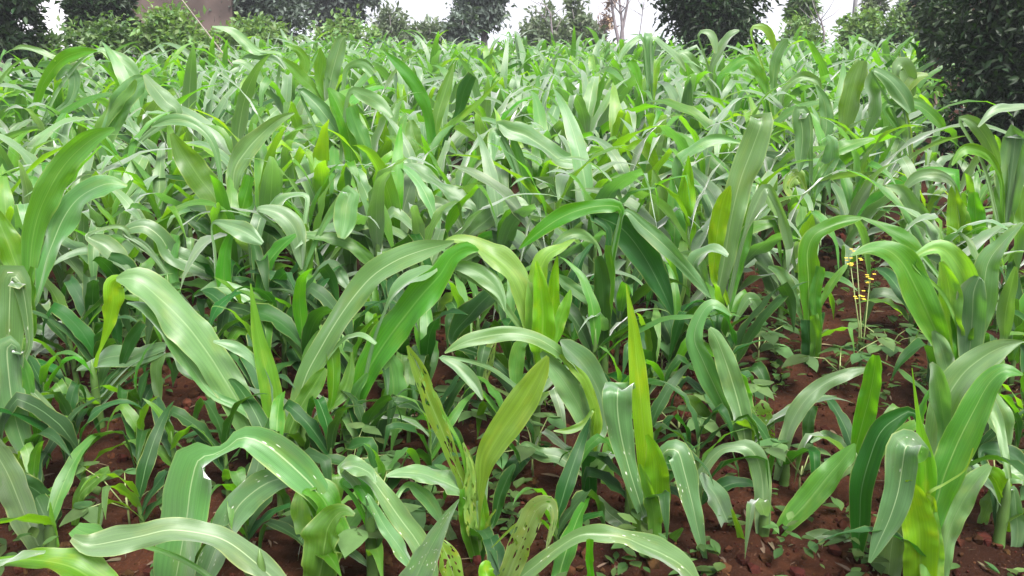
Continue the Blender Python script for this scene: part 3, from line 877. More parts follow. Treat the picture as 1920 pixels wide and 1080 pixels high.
hero("maize plant with a tall deep green blade standing up near the right bush", 1590, 6.4, [
    L_('v', (1583,260,22), (1592,195,44), (1603,150,46), (1616,114,24), t=0.02, tw=(0,0)),
    L_('g', (1625,250,12), (1640,200,30), (1632,160,34), (1640,130,10)),
    L_('g', (1545,290,16), (1550,230,30), (1545,190,24), (1530,160,5)),
    L_('v', (1600,330,18), (1630,280,26), (1660,250,20), (1690,235,4)),
], low=3)
hero("maize plant with a pale leaf bending down just left of the right bush", 1700, 6.2, [
    L_('g', (1635,136,6), (1665,148,30), (1692,180,36), (1708,210,14), t=0.2),
    L_('y', (1695,190,10), (1715,150,24), (1740,140,8), t=0.1),
    L_('g', (1680,140,14), (1690,120,34), (1705,150,30), (1712,180,10), t=0.15),
    L_('v', (1660,200,14), (1720,198,24), (1760,230,20), (1770,245,4), t=0.3),
    L_('g', (1680,290,18), (1690,250,34), (1685,220,20)),
], low=3)
hero("maize plant with a pale leaf hanging straight down right of centre", 1510, 5.4, [
    L_('g', (1515,230,20), (1500,211,34), (1505,250,36), (1502,290,28), (1498,322,5), t=0.15, tw=(0,0)),
    L_('v', (1530,330,20), (1560,290,28), (1600,270,24), (1640,260,5)),
    L_('g', (1535,350,20), (1555,310,34), (1560,270,28), (1550,255,8)),
    L_('d', (1495,330,34), (1480,350,26), (1500,380,22), (1530,405,5), t=0.3),
    L_('v', (1510,420,24), (1515,360,34), (1505,320,14)),
], low=3)
hero("maize plant with pale leaves curving down in front of the right bush", 1860, 4.6, [
    L_('g', (1800,228,8), (1825,230,28), (1850,260,30), (1866,295,24), (1873,328,4), t=0.25),
    L_('g', (1930,208,12), (1890,203,22), (1860,210,18), (1834,238,4), t=0.4),
    L_('g', (1905,252,46), (1902,300,60), (1896,350,54), (1890,405,24), t=0.1, tw=(0,0)),
    L_('v', (1930,450,30), (1915,400,36), (1925,350,20)),
    L_('v', (1875,330,10), (1850,290,20), (1810,280,24), (1785,310,5)),
    L_('v', (1870,480,28), (1880,420,44), (1875,370,30), (1870,340,6), t=0.05),
], low=3)
hero("maize plant with bright upright blades below the right bush", 1795, 4.6, [
    L_('y', (1800,480,46), (1797,420,50), (1790,370,26), (1787,340,3), t=0.02),
    L_('v', (1820,490,36), (1830,420,44), (1825,360,20), t=0.02),
    L_('g', (1770,450,20), (1735,425,50), (1710,390,46), (1690,360,30), (1660,350,8), t=0.2),
    L_('g', (1790,350,10), (1760,330,26), (1720,335,24), (1690,360,6), t=0.35),
    L_('g', (1770,520,20), (1735,480,44), (1715,440,30), (1700,420,8), o=-0.05),
], low=2)

hero("maize plant with a pale leaf tip curling up in front of the brown house", 520, 9.0, [
    L_('g', (525,104,8), (485,99,18), (457,77,20), (430,56,16), (398,50,3), t=0.3),
    L_('v', (560,150,14), (572,120,22), (560,95,18), (535,84,4)),
    L_('g', (455,112,5), (490,106,16), (520,112,14), (535,130,4), t=0.3),
    L_('g', (500,170,14), (480,140,22), (455,120,18), (435,118,4)),
], low=2)
hero("maize plant with a dark green leaf bowed to the right at the far left", 70, 7.4, [
    L_('v', (68,195,14), (85,150,22), (115,113,26), (150,98,24), (183,95,4), t=0.2),
    L_('g', (178,96,8), (215,108,26), (243,130,32), (262,152,8), t=0.3),
    L_('g', (60,240,16), (40,200,26), (15,190,24), (-5,210,6)),
    L_('v', (45,250,20), (40,200,26), (45,170,8), t=0.05),
    L_('g', (130,190,16), (140,150,26), (125,130,22), (105,150,6)),
], low=2)
hero("maize plant with one thin pale arched leaf below the dark corner tree", 115, 9.6, [
    L_('g', (110,118,8), (95,105,12), (65,93,12), (40,88,10), (24,93,3), t=0.3),
    L_('v', (110,160,14), (105,130,20), (85,120,14), (70,125,4)),
    L_('g', (120,150,14), (140,125,20), (165,130,16), (172,145,4)),
], low=2)
hero("maize plant with a pale fan of hanging leaves beside the bare stems", 1218, 8.6, [
    L_('g', (1218,160,14), (1216,110,24), (1216,72,22), (1215,62,16,0.05), t=0.08),
    L_('g', (1222,74,6), (1248,88,14), (1272,112,14), (1286,134,3), t=0.3),
    L_('g', (1206,74,6), (1185,80,14), (1168,100,14), (1160,118,3), t=0.3),
    L_('v', (1200,170,14), (1192,135,22), (1180,115,16)),
    L_('y', (1225,160,16), (1230,125,20), (1238,110,6)),
], low=2)
hero("maize plant with a pale leaf tip raised below the dark round tree", 1345, 8.8, [
    L_('g', (1333,135,10), (1348,98,20), (1368,68,18), (1386,57,3), t=0.2),
    L_('g', (1310,70,5), (1325,62,14), (1338,75,18), (1342,100,6), t=0.3),
    L_('v', (1350,150,14), (1380,120,22), (1410,110,16), (1425,118,4)),
    L_('g', (1330,160,14), (1300,120,22), (1280,100,18), (1262,105,4)),
], low=2)
hero("maize plant with a bright leaf hooked over just right of the dark round tree", 1450, 8.0, [
    L_('y', (1408,62,5), (1425,50,14), (1440,58,18), (1450,80,14), (1452,98,3), t=0.3),
    L_('g', (1450,160,14), (1455,110,24), (1470,82,20), (1478,75,5)),
    L_('v', (1440,180,16), (1425,140,24), (1405,115,18), (1395,112,5)),
    L_('g', (1470,170,12), (1500,145,20), (1530,150,16), (1540,165,4)),
], low=2)

def ground_px(px, Y):
    # world point on the ground at depth Y in the column of pixel px
    x = (px - 960) / F
    z = gz_smooth(0, Y)
    for _ in range(4):
        zc = Y * math.cos(PITCH) - (z - CAM.z) * math.sin(PITCH)
        wx = x * zc
        z = gz_smooth(wx, Y)
    return Vector((wx, Y, gz(wx, Y)))

HERO_XY = []
def build_heroes():
    for idx, (label, bx, Y, leaves, h, low, r) in enumerate(HERO):
        rg = random.Random(500 + idx)
        b = ground_px(bx, Y)
        HERO_XY.append((b.x, b.y))
        root = empty("maize_plant", b)
        tag(root, label, "maize plant", "young maize plants of the field")
        # stalk height: up to the lower part of the leaves
        zs = []
        for s in leaves:
            zs.append(at(s['p'][0][0], s['p'][0][1], Y).z - b.z)
        zs.sort()
        sh = h or max(0.10, min(0.40, zs[len(zs) // 2] - 0.03))
        st = stalk_mb(sh, r, r * 0.75, rg=rg).build("stalk", M['stalk'], root)
        for s in leaves:
            mb = MB()
            traced_leaf(mb, (b.x, b.y, b.z, b.z + sh), s, Y, rg)
            mb.v = [(p[0] - b.x, p[1] - b.y, p[2] - b.z) for p in mb.v]
            mb.build("leaf", M[s['m']], root)
        ph = rg.uniform(0, 6.28)
        for k in range(low):
            mb = MB()
            grown_leaf(mb, rg.uniform(0.05, max(0.08, sh * 0.6)), ph + k * 2.3 + rg.uniform(-.4, .4), rg.uniform(0.3, 0.48), rg.uniform(0.045, 0.065), rg.uniform(0.6, 0.95), rg.uniform(0.9, 1.6), rg, 16, 4, rg.uniform(-.6, .6), rg.uniform(-.4, .4))
            mb.build("leaf", M[rg.choice('gvb')], root)
build_heroes()

# ------------------------------------------------------------------ the rest of the crop
def pxof(p):
    d = Vector(p) - CAM
    zc = d.dot(FWD)
    return 960 + d.x / zc * F, 540 - d.dot(UPV) / zc * F

NT = 14
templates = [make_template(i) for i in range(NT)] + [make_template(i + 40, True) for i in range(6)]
spots = []
yy = 2.95
row = 0
while yy < 19.5:
    half = yy * 0.60 + 0.7
    x = -half + rnd.uniform(0, 0.3)
    while x < half:
        px_, py_ = x + rnd.uniform(-0.12, 0.12), yy + rnd.uniform(-0.14, 0.14)
        x += 0.36 if yy < 6 else 0.46
        u, v = pxof((px_, py_, gz_smooth(px_, py_)))
        if u > 1735 and py_ > 7.5: continue              # the dark bush stands here
        if u < 130 and py_ > 12.0: continue
        if u < 420 and py_ > 14.5: continue
        if py_ < 4.2 and (u > 1000 or (280 < u < 480 and v > 740) or u < 180 or rnd.random() < 0.3): continue
        if py_ < 5.3 and u > 1000 and rnd.random() < 0.45: continue
        if 1400 < u < 1760 and py_ < 5.2: continue       # bare patch with wild flowers
        if 1040 < u < 1240 and py_ < 4.8: continue
        if any((px_ - a) ** 2 + (py_ - b) ** 2 < (0.22 if py_ < 7 else 0.15) ** 2 for a, b in HERO_XY): continue
        spots.append((px_, py_))
    yy += 0.37 if yy < 6 else 0.48
    row += 1
rgs = random.Random(77)
GAPS = [(380, 800, 60), (130, 610, 50), (1450, 740, 70), (1500, 800, 80), (1000, 930, 75), (1700, 700, 50), (1400, 1020, 90), (255, 890, 70), (1540, 990, 80), (1250, 760, 40), (330, 950, 50)]
for _ in range(620):
    y_ = rgs.uniform(2.3, 4.6)
    u_ = rgs.uniform(-20, 1130) if rgs.random() < 0.66 else rgs.uniform(1130, 1940)
    g_ = ground_px(u_, y_)
    uu, vv = pxof(g_)
    if vv > 1060 or 1520 < uu < 1690 or any((uu - a) ** 2 + (vv - 40 - b) ** 2 < c * c for a, b, c in GAPS): continue
    if any((g_.x - a) ** 2 + (g_.y - b) ** 2 < 0.16 ** 2 for a, b in HERO_XY): continue
    if any((g_.x - a) ** 2 + (g_.y - b) ** 2 < 0.19 ** 2 for a, b in spots): continue
    spots.append((g_.x, g_.y))
spots.sort(key=lambda s: s[1] + 0.15 * abs(s[0]))
N_IND = 300 - len(HERO)

ZONES = [
    (lambda u, y: y < 5.6 and u < 700, "maize plant crowded in shade behind the long pale leaves at left", "crowded maize plants behind the long pale leaves at left"),
    (lambda u, y: y < 5.6 and u < 1300, "maize plant crowded behind the vivid whorl in the middle", "crowded maize plants behind the vivid whorl"),
    (lambda u, y: y < 5.6, "maize plant crowded beyond the yellow wild flowers at right", "crowded maize plants beyond the wild flowers"),
    (lambda u, y: y < 7.6 and u < 640, "maize plant with arching leaves in the left middle of the crop", "maize plants in the left middle of the crop"),
    (lambda u, y: y < 7.6 and u < 1280, "maize plant with arching leaves in the very middle of the crop", "maize plants in the very middle of the crop"),
    (lambda u, y: y < 7.6, "maize plant with arching leaves in the right middle of the crop", "maize plants in the right middle of the crop"),
    (lambda u, y: u < 640, "small looking maize plant far back towards the left shrubs", "maize plants far back towards the left shrubs"),
    (lambda u, y: u < 1200, "small looking maize plant far back below the hazy trees", "maize plants far back below the hazy trees"),
    (lambda u, y: True, "small looking maize plant far back towards the dark bushes at right", "maize plants far back towards the dark bushes"),
]
used = set()
for (x, y) in spots[:N_IND]:
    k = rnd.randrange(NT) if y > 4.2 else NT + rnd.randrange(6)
    if k in used: o = copy_tree(templates[k])
    else: o = templates[k]; used.add(k)
    s = rnd.uniform(1.15, 1.55) * (1.0 if y > 5.6 else 0.92 if y > 4.2 else 0.56 if y > 3.2 else 0.42)
    if x / y > 0.44 and y > 4.4: s = min(s, rnd.uniform(0.72, 0.9))
    o.location = (x, y, gz(x, y))
    o.rotation_euler = (rnd.uniform(-0.07, 0.07), rnd.uniform(-0.07, 0.07), rnd.uniform(0, 6.28))
    o.scale = (s, s, s)
    u, v = pxof((x, y, gz(x, y) + 0.5))
    for test, lab, grp in ZONES:
        if test(u, y):
            tag(o, lab, "maize plant", grp)
            break
far = MB()
for (x, y) in spots[N_IND:]:
    rg = random.Random(int(x * 1000) * 31 + int(y * 1000))
    H, L = leaf_plan(rg)
    s = rg.uniform(1.25, 1.65)
    z = gz(x, y)
    for (z0, phi, ln, wd, th0, bd, tw, dr, mt) in L:
        grown_leaf(far, 0, phi, ln * s, wd * s, th0, bd, rg, 9, 2, tw, dr, mat={'g': 0, 'v': 1, 'y': 2, 'b': 3}[mt], org=(x, y, z + z0 * s))
fo = far.build("maize_crop", [M['g'], M['v'], M['y'], M['b']])
tag(fo, "dense maize crop at the far back of the field", "maize crop", kind="stuff")

# ------------------------------------------------------------------ things on the soil
def leafshape(mb, c, d, n, ln, wd, uvv, mat=0, heart=False, cup=0.12):
    d = d.normalized()
    s = d.cross(n)
    if s.length < 1e-4: s = d.orthogonal()
    s.normalize(); n = s.cross(d)
    prof = [(0, 0.05), (0.12, 0.75), (0.35, 1.0), (0.65, 0.72), (0.88, 0.28), (1, 0.02)] if heart else [(0, 0.06), (0.3, 0.8), (0.55, 1.0), (0.8, 0.6), (1, 0.02)]
    vs, fs = [], []
    for t, w_ in prof:
        p = c + d * (t * ln) - n * (0.22 * ln * t * t)
        for k in (-1, 0, 1):
            vs.append(p + s * (k * w_ * wd * 0.5) + n * (abs(k) * cup * wd))
    for i in range(len(prof) - 1):
        for k in range(2):
            a = i * 3 + k
            fs.append((a, a + 1, a + 4, a + 3))
    mb.add(vs, fs, [uvv] * len(vs), mat)

def rand_dir(rg, zlo=-0.3, zhi=1.0):
    a = rg.uniform(0, 6.28); z = rg.uniform(zlo, zhi); r = math.sqrt(max(0, 1 - z * z))
    return Vector((r * math.cos(a), r * math.sin(a), z))

def make_bean(i):
    rg = random.Random(900 + i)
    root = empty("bean_plant", (0, 0, 0))
    st, lf = MB(), MB()
    n = rg.randint(4, 6)
    top = Vector((0, 0, 0.10))
    tube(st, [(0, 0, -0.03), (0.005, 0, 0.05), top], [0.004, 0.0035, 0.003], 6)
    leaves = []
    for k in range(n):
        a = k * 2.4 + rg.uniform(-.4, .4)
        ln = rg.uniform(0.07, 0.15)
        tip = top * rg.uniform(0.5, 1.0) + Vector((math.cos(a) * ln, math.sin(a) * ln, rg.uniform(0.03, 0.12)))
        tube(st, [top * 0.6, (top * 0.7 + tip) * 0.5 + Vector((0, 0, 0.02)), tip], [0.0025, 0.002, 0.0016], 5)
        mb = MB()
        for j, da in enumerate((0, 1.5, -1.5)):
            d = Vector((math.cos(a + da), math.sin(a + da), rg.uniform(-0.3, 0.15)))
            L = rg.uniform(0.075, 0.11) * (1 if j == 0 else 0.85)
            leafshape(mb, tip, d, Vector((0, 0, 1)), L, L * 0.72, (rg.random(), rg.random()), heart=True, cup=0.06)
        leaves.append(mb)
    reg(st.build("stem", M['stem'], root), root)
    for mb in leaves:
        reg(mb.build("leaf", M['bean'], root), root)
    return root

beans = [make_bean(i) for i in range(6)]
bean_px = [(845, 770, "round-leaved bean plant under the snaking pale maize leaf"),
           (1240, 660, "bean plant on the soil just right of the dark maize stem"),
           (1270, 800, "bean plant between the tall yellow spear and the torn stub"),
           (1570, 690, "bean plant below the yellow wild flowers"),
           (1660, 640, "bean plant with grey-green leaves left of the big bowed leaf"),
           (1880, 800, "broad-leaved bean plant at the right edge behind the corner maize"),
           (1860, 900, "bean plant shaded at the right edge near the bottom"),
           (310, 640, "bean plant half hidden under the very long pale leaf"),
           (130, 620, "bean plant in the dark gap near the left edge"),
           (245, 960, "dark bean plant beside the bare soil at lower left"),
           (700, 1010, "bean plant under the torn arching leaves at the bottom"),
           (660, 870, "bean plant in shade left of the chewed maize"),
           (1000, 850, "bean plant under the dark rolled maize blade"),
           (1500, 880, "bean plant on red soil under the slim sweeping leaf"),
           (1420, 650, "bean plant beside the bare patch of red soil"),
           (1340, 760, "bean plant behind the drooping grey maize leaves")]
def gpoint(px, py):
    r = ray(px, py)
    lo, hi = 0.5, 40.0
    for _ in range(40):
        m_ = (lo + hi) / 2
        p = CAM + r * (m_ / r.y)
        if p.z > gz_smooth(p.x, p.y): lo = m_
        else: hi = m_
    p = CAM + r * (lo / r.y)
    p.z = gz(p.x, p.y)
    return p
for i, (px, py, lab) in enumerate(bean_px):
    o = beans[i] if i < 6 else copy_tree(beans[i % 6])
    p = gpoint(px, py + 40)
    o.location = p; o.rotation_euler = (0, 0, rnd.uniform(0, 6.28))
    s = rnd.uniform(0.9, 1.25); o.scale = (s, s, s)
    tag(o, lab, "bean plant", "bean plants between the maize")

def make_squash(px, py, Y, label, sz):
    p = ground_px(px, Y)
    root = empty("squash_plant", p)
    tag(root, label, "squash plant")
    rg = random.Random(px)
    st = MB()
    for k in range(3):
        a = rg.uniform(0, 6.28)
        tip = Vector((math.cos(a) * 0.10, math.sin(a) * 0.08 - 0.03, 0.12 + 0.05 * k))
        tube(st, [(0, 0, -0.02), tip * 0.5 + Vector((0, 0, 0.02)), tip], [0.006, 0.005, 0.004], 6)
        mb = MB()
        # rounded leaf with a wavy rim
        cv = [tip]
        uvs = [(0.5, 0.5)]
        nr = 18
        for ring in (0.5, 1.0):
            for q in range(nr):
                an = 6.283 * q / nr
                rr = sz * ring * (1 + 0.12 * math.cos(5 * an) * ring)
                cv.append(tip + Vector((math.cos(an) * rr, math.sin(an) * rr, 0.02 * math.sin(3 * an + k) * ring + 0.03 * ring * ring)))
                uvs.append((0.5, 0.5))
        fs = [(0, 1 + q, 1 + (q + 1) % nr) for q in range(nr)]
        fs += [(1 + q, 1 + nr + q, 1 + nr + (q + 1) % nr, 1 + (q + 1) % nr) for q in range(nr)]
        mb.add(cv, fs, uvs)
        mb.build("leaf", M['grey'], root)
    st.build("stem", M['stem'], root)
make_squash(130, 670, 3.75, "low squash plant with silvery mottled leaves in the dark gap at left", 0.085)

# low weeds, clods and litter: uncountable
def scatter(n, ylo, yhi, rg):
    for _ in range(n):
        y = ylo + (yhi - ylo) * rg.random() ** 1.3
        x = rg.uniform(-1, 1) * (0.6 * y + 0.25)
        yield x, y
rgw = random.Random(21)
wd = MB()
for x, y in scatter(1500, 1.9, 7.5, rgw):
    dens = noise.noise(Vector((x * 1.1, y * 1.1, 2.0)))
    u, v = pxof((x, y, gz_smooth(x, y)))
    if dens < -0.05 and rgw.random() < 0.85: continue
    if v > 760 and rgw.random() < 0.5: continue
    z = gz(x, y)
    h = rgw.uniform(0.02, 0.13)
    for k in range(rgw.randint(3, 7)):
        a = rgw.uniform(0, 6.28)
        d = Vector((math.cos(a), math.sin(a), rgw.uniform(-0.1, 0.8)))
        ln = rgw.uniform(0.025, 0.065)
        c = Vector((x, y, z + h * rgw.uniform(0.2, 1))) + d * 0.015
        leafshape(wd, c, d, Vector((0, 0, 1)), ln, ln * rgw.uniform(0.35, 0.7), (rgw.random(), rgw.random()))
tag(wd.build("weeds", M['weed']), "low green weeds growing over the soil between the maize", "weeds", kind="stuff")

cl = MB()
ICO = [Vector(p).normalized() for p in ((0, 0, 1), (0.9, 0, 0.45), (0.28, 0.85, 0.45), (-0.72, 0.53, 0.45), (-0.72, -0.53, 0.45), (0.28, -0.85, 0.45), (0.72, 0.53, -0.45), (-0.28, 0.85, -0.45), (-0.9, 0, -0.45), (-0.28, -0.85, -0.45), (0.72, -0.53, -0.45), (0, 0, -1))]
ICF = [(0, 1, 2), (0, 2, 3), (0, 3, 4), (0, 4, 5), (0, 5, 1), (1, 6, 2), (2, 7, 3), (3, 8, 4), (4, 9, 5), (5, 10, 1), (2, 6, 7), (3, 7, 8), (4, 8, 9), (5, 9, 10), (1, 10, 6), (11, 7, 6), (11, 8, 7), (11, 9, 8), (11, 10, 9), (11, 6, 10)]
rgc = random.Random(5)
for x, y in scatter(9000, 1.8, 7.0, rgc):
    r = 0.004 + 0.022 * rgc.random() ** 4.0
    c = Vector((x, y, gz(x, y) + r * 0.3))
    cl.add([c + p * r * rgc.uniform(0.65, 1.25) for p in ICO], ICF, [(rgc.random(), rgc.random())] * 12)
tag(cl.build("soil_clods", M['clod'], smooth=False), "small crumbly clods lying on the red soil", "clods", kind="stuff")

li = MB()
rgl = random.Random(8)
for x, y in scatter(900, 1.9, 6.5, rgl):
    a = rgl.uniform(0, 6.28)
    d = Vector((math.cos(a), math.sin(a), rgl.uniform(-0.05, 0.25)))
    ln = rgl.uniform(0.02, 0.09)
    leafshape(li, Vector((x, y, gz(x, y) + 0.008)), d, Vector((rgl.uniform(-.5, .5), rgl.uniform(-.5, .5), 1)), ln, ln * rgl.uniform(0.06, 0.2), (rgl.random(), rgl.random()))
tag(li.build("plant_litter", M['litter']), "dry straw and leaf litter scattered on the soil", "litter", kind="stuff")

# wild flowers
def mustard():
    b = ground_px(1612, 3.75)
    root = empty("wild_flower", b)
    tag(root, "thin weed with clusters of small yellow flowers in the bare patch", "wild flower")
    st = MB()
    heads = [at(1594, 492, 3.75) - b, at(1631, 524, 3.72) - b, at(1612, 552, 3.70) - b, at(1606, 478, 3.8) - b]
    rg = random.Random(4)
    for hp in heads:
        tube(st, [(0, 0, -0.02), (hp.x * 0.3, hp.y * 0.3, hp.z * 0.45), tuple(hp)], [0.004, 0.003, 0.0018], 6)
    st.build("stem", M['stem'], root)
    for hp in heads:
        mb = MB()
        for k in range(7):
            c = hp + Vector((rg.uniform(-.022, .022), rg.uniform(-.02, .02), rg.uniform(-.022, .022)))
            for q in range(4):
                a = q * 1.571 + rg.uniform(-.2, .2)
                leafshape(mb, c, Vector((math.cos(a), math.sin(a), 0.35)), Vector((0, -0.4, 1)), 0.009, 0.008, (0.5, 0.5))
        mb.build("flower", M['yellow'], root)
    for k in range(6):
        mb = MB()
        a = rg.uniform(0, 6.28)
        z = rg.uniform(0.1, 0.5) * heads[0].z
        leafshape(mb, Vector((heads[0].x * 0.3, 0, z)), Vector((math.cos(a), math.sin(a), 0.2)), Vector((0, 0, 1)), 0.09, 0.03, (0.4, 0.5))
        mb.build("leaf", M['weed'], root)
mustard()

# ------------------------------------------------------------------ shrubs and trees
def crown_mb(blobs, n, ln, wdr, rg, shell=0.55, droop=0.0):
    """leaves spread in clumps through ellipsoids (centre, radii)"""
    mb = MB()
    vol = [b[1][0] * b[1][1] * b[1][2] for b in blobs]
    tot = sum(vol)
    for (c, r), vv in zip(blobs, vol):
        nl = int(n * vv / tot)
        ncl = max(4, int(nl / 26))
        for _ in range(ncl):
            d = rand_dir(rg, -1, 1)
            rad = shell + (1 - shell) * rg.random()
            if rg.random() < 0.25: rad *= rg.random()
            cc = Vector((c[0] + d.x * r[0] * rad, c[1] + d.y * r[1] * rad, c[2] + d.z * r[2] * rad))
            cs = 0.20 * min(r) * rg.uniform(0.6, 1.7)
            sh = rg.random() * 0.6
            for _ in range(26):
                p = cc + Vector((rg.gauss(0, cs), rg.gauss(0, cs), rg.gauss(0, cs)))
                out = (p - Vector(c)).normalized()
                dd = (rand_dir(rg, -1, 1) + out * 0.8 + Vector((0, 0, -droop))).normalized()
                nn = (rand_dir(rg, -1, 1) + Vector((0, 0, 0.9)))
                L = ln * rg.uniform(0.6, 1.25)
                s = dd.cross(nn)
                if s.length < 1e-3: continue
                s.normalize()
                up = s.cross(dd)
                a = p; b = p + dd * L - up * (0.15 * L); m1 = p + dd * (0.5 * L)
                w2 = L * wdr * 0.5
                mb.add([a, m1 + s * w2 + up * w2 * .25, b, m1 - s * w2 + up * w2 * .25], [(0, 1, 2), (0, 2, 3)], [(sh + 0.4 * rg.random(), rg.random())] * 4)
    return mb

def limbs_mb(base, top, spread, k, r0, rg, lean=0.0):
    mb = MB()
    fork = top * 0.35
    tube(mb, [(0, 0, -0.15), (lean * 0.2, 0, fork * 0.5), (lean * 0.4, 0.02, fork)], [r0, r0 * 0.85, r0 * 0.7], 8)
    for i in range(k):
        a = 6.283 * i / k + rg.uniform(-.4, .4)
        s = spread * rg.uniform(0.4, 0.9)
        tube(mb, [(lean * 0.35, 0.02, fork * 0.9), (lean * .5 + math.cos(a) * s * .45, math.sin(a) * s * .45, fork + (top - fork) * 0.5),
                  (lean * .6 + math.cos(a) * s, math.sin(a) * s, top * rg.uniform(0.8, 0.98))], [r0 * 0.6, r0 * 0.38, r0 * 0.12], 6)
    return mb

def px_size(n, Y):
    return n * Y / F

def plant_tree(name, label, cat, x0, x1, ytop, Y, leafm, barkm, n, ln, wdr, seed, ybot=None, group=None, nb=7, shell=0.5, droop=0.1, trunk=0.07, depth=1.0):
    """a tree or shrub filling columns x0..x1 of the picture up to ytop, standing on the ground at depth Y"""
    rg = random.Random(seed)
    cx = (x0 + x1) / 2
    b = ground_px(cx, Y)
    W = px_size(x1 - x0, Y)
    ztop = at(cx, ytop, Y).z - b.z
    zbot = 0.12 if ybot is None else at(cx, ybot, Y).z - b.z
    root = empty(name, b)
    tag(root, label, cat, group)
    zc, hz = (ztop + zbot) / 2, (ztop - zbot) / 2
    blobs = []
    for i in range(nb):
        a = 6.283 * i / nb + rg.uniform(-.3, .3)
        zz = zc + hz * rg.uniform(-0.62, 0.62)
        fr = rg.uniform(0.30, 0.58)
        blobs.append(((math.cos(a) * W * 0.5 * fr, math.sin(a) * W * 0.4 * fr * depth, zz), (W * 0.5 * rg.uniform(0.36, 0.52), W * 0.42 * depth * rg.uniform(0.4, 0.5), hz * rg.uniform(0.32, 0.5))))
    blobs.append(((0, 0, zc), (W * 0.34, W * 0.3 * depth, hz * 0.8)))
    blobs.append(((0, 0, zc + hz * 0.55), (W * 0.24, W * 0.22 * depth, hz * 0.45)))
    crown_mb(blobs, n, ln, wdr, rg, shell, droop).build("crown", M[leafm], root)
    limbs_mb(None, ztop * 0.92, W * 0.4, 5, trunk, rg).build("trunk", M[barkm], root)
    return root

# right-hand dark bush, near
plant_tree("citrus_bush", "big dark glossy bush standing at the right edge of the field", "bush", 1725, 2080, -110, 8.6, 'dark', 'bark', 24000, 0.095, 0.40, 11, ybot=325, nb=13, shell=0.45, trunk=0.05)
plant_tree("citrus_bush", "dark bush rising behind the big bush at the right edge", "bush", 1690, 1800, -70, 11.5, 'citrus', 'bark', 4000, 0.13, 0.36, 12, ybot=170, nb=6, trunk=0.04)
# centre-right dark tree
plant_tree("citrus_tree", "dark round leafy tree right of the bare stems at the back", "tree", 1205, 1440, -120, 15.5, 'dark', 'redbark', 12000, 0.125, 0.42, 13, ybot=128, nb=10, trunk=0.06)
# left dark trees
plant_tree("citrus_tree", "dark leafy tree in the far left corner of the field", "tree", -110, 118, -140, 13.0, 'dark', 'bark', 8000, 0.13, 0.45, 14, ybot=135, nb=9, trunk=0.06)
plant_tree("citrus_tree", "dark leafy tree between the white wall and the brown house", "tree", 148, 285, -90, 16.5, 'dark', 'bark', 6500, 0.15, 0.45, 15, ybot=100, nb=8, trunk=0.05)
# left pale shrubs
plant_tree("leafy_shrub", "light green leafy shrub in front of the brown house wall", "shrub", 250, 440, 16, 14.6, 'pale', 'bark', 5500, 0.12, 0.5, 16, nb=8, trunk=0.02)
plant_tree("leafy_shrub", "olive green shrub below the dark tree beside the white wall", "shrub", 130, 290, 38, 14.2, 'mid', 'bark', 3400, 0.12, 0.5, 17, nb=8, trunk=0.02)
plant_tree("leafy_shrub", "shrub with mixed pale and dark leaves below the white wall", "shrub", 40, 165, 52, 13.6, 'mid', 'bark', 3200, 0.12, 0.45, 18, nb=8, trunk=0.02)
plant_tree("leafy_shrub", "light green shrub with sky showing at its right side left of centre", "shrub", 395, 585, 34, 19.8, 'pale', 'bark', 3000, 0.15, 0.5, 19, nb=8, trunk=0.02)
plant_tree("leafy_shrub", "pale bushy shrub in front of the bluish far trees", "shrub", 570, 715, 26, 20.2, 'pale', 'bark', 2200, 0.15, 0.5, 20, nb=7, trunk=0.02)
# far trees
plant_tree("far_tree", "hazy bluish grey tree right of the brown house", "tree", 405, 600, -140, 24, 'far', 'greybark', 15000, 0.17, 0.5, 31, ybot=95, nb=8, trunk=0.14)
plant_tree("far_tree", "hazy bluish tree with ragged foliage and bright sky gap beneath", "tree", 540, 735, -160, 33, 'far', 'greybark', 12000, 0.22, 0.5, 32, ybot=62, nb=8, trunk=0.14)
plant_tree("far_shrub", "greyish thin-leaved shrub left of the dark centre tree", "shrub", 680, 800, 12, 28, 'olive', 'greybark', 3600, 0.22, 0.4, 33, nb=7, trunk=0.05)
plant_tree("far_shrub", "lower greyish shrub next to the dark centre tree", "shrub", 755, 870, 34, 27, 'olive', 'greybark', 3200, 0.22, 0.4, 34, nb=7, trunk=0.05)
plant_tree("far_tree", "dark upright tree standing against the white sky in the centre", "tree", 845, 972, -130, 27, 'far', 'greybark', 10000, 0.19, 0.45, 35, ybot=84, nb=8, trunk=0.14)
plant_tree("far_shrub", "bushy dark green shrub leaning on the dark centre tree", "shrub", 826, 900, 18, 26, 'far', 'greybark', 2200, 0.2, 0.45, 36, nb=6, trunk=0.05)
plant_tree("far_shrub", "rounded pale hazy shrub under open sky right of the centre tree", "shrub", 950, 1095, 16, 25, 'olive', 'greybark', 4200, 0.2, 0.45, 37, nb=7, trunk=0.05)
plant_tree("far_tree", "pointed hazy young tree left of the bare stems", "tree", 1052, 1118, -6, 25.5, 'olive', 'greybark', 2200, 0.2, 0.4, 38, nb=5, trunk=0.05)
plant_tree("far_shrub", "low hazy shrub at the foot of the bare stems", "shrub", 1062, 1150, 34, 24.5, 'olive', 'greybark', 1400, 0.2, 0.45, 39, nb=6, trunk=0.05)
plant_tree("dry_shrub", "thin brown dried shrub touching the bare stems", "shrub", 1108, 1156, -20, 25, 'twig', 'greybark', 420, 0.17, 0.25, 40, nb=6, trunk=0.03)
plant_tree("far_tree", "slender green tree on the skyline right of the dark round tree", "tree", 1462, 1520, -30, 21, 'mid', 'greybark', 900, 0.26, 0.3, 41, ybot=70, nb=6, trunk=0.06, droop=0.5)
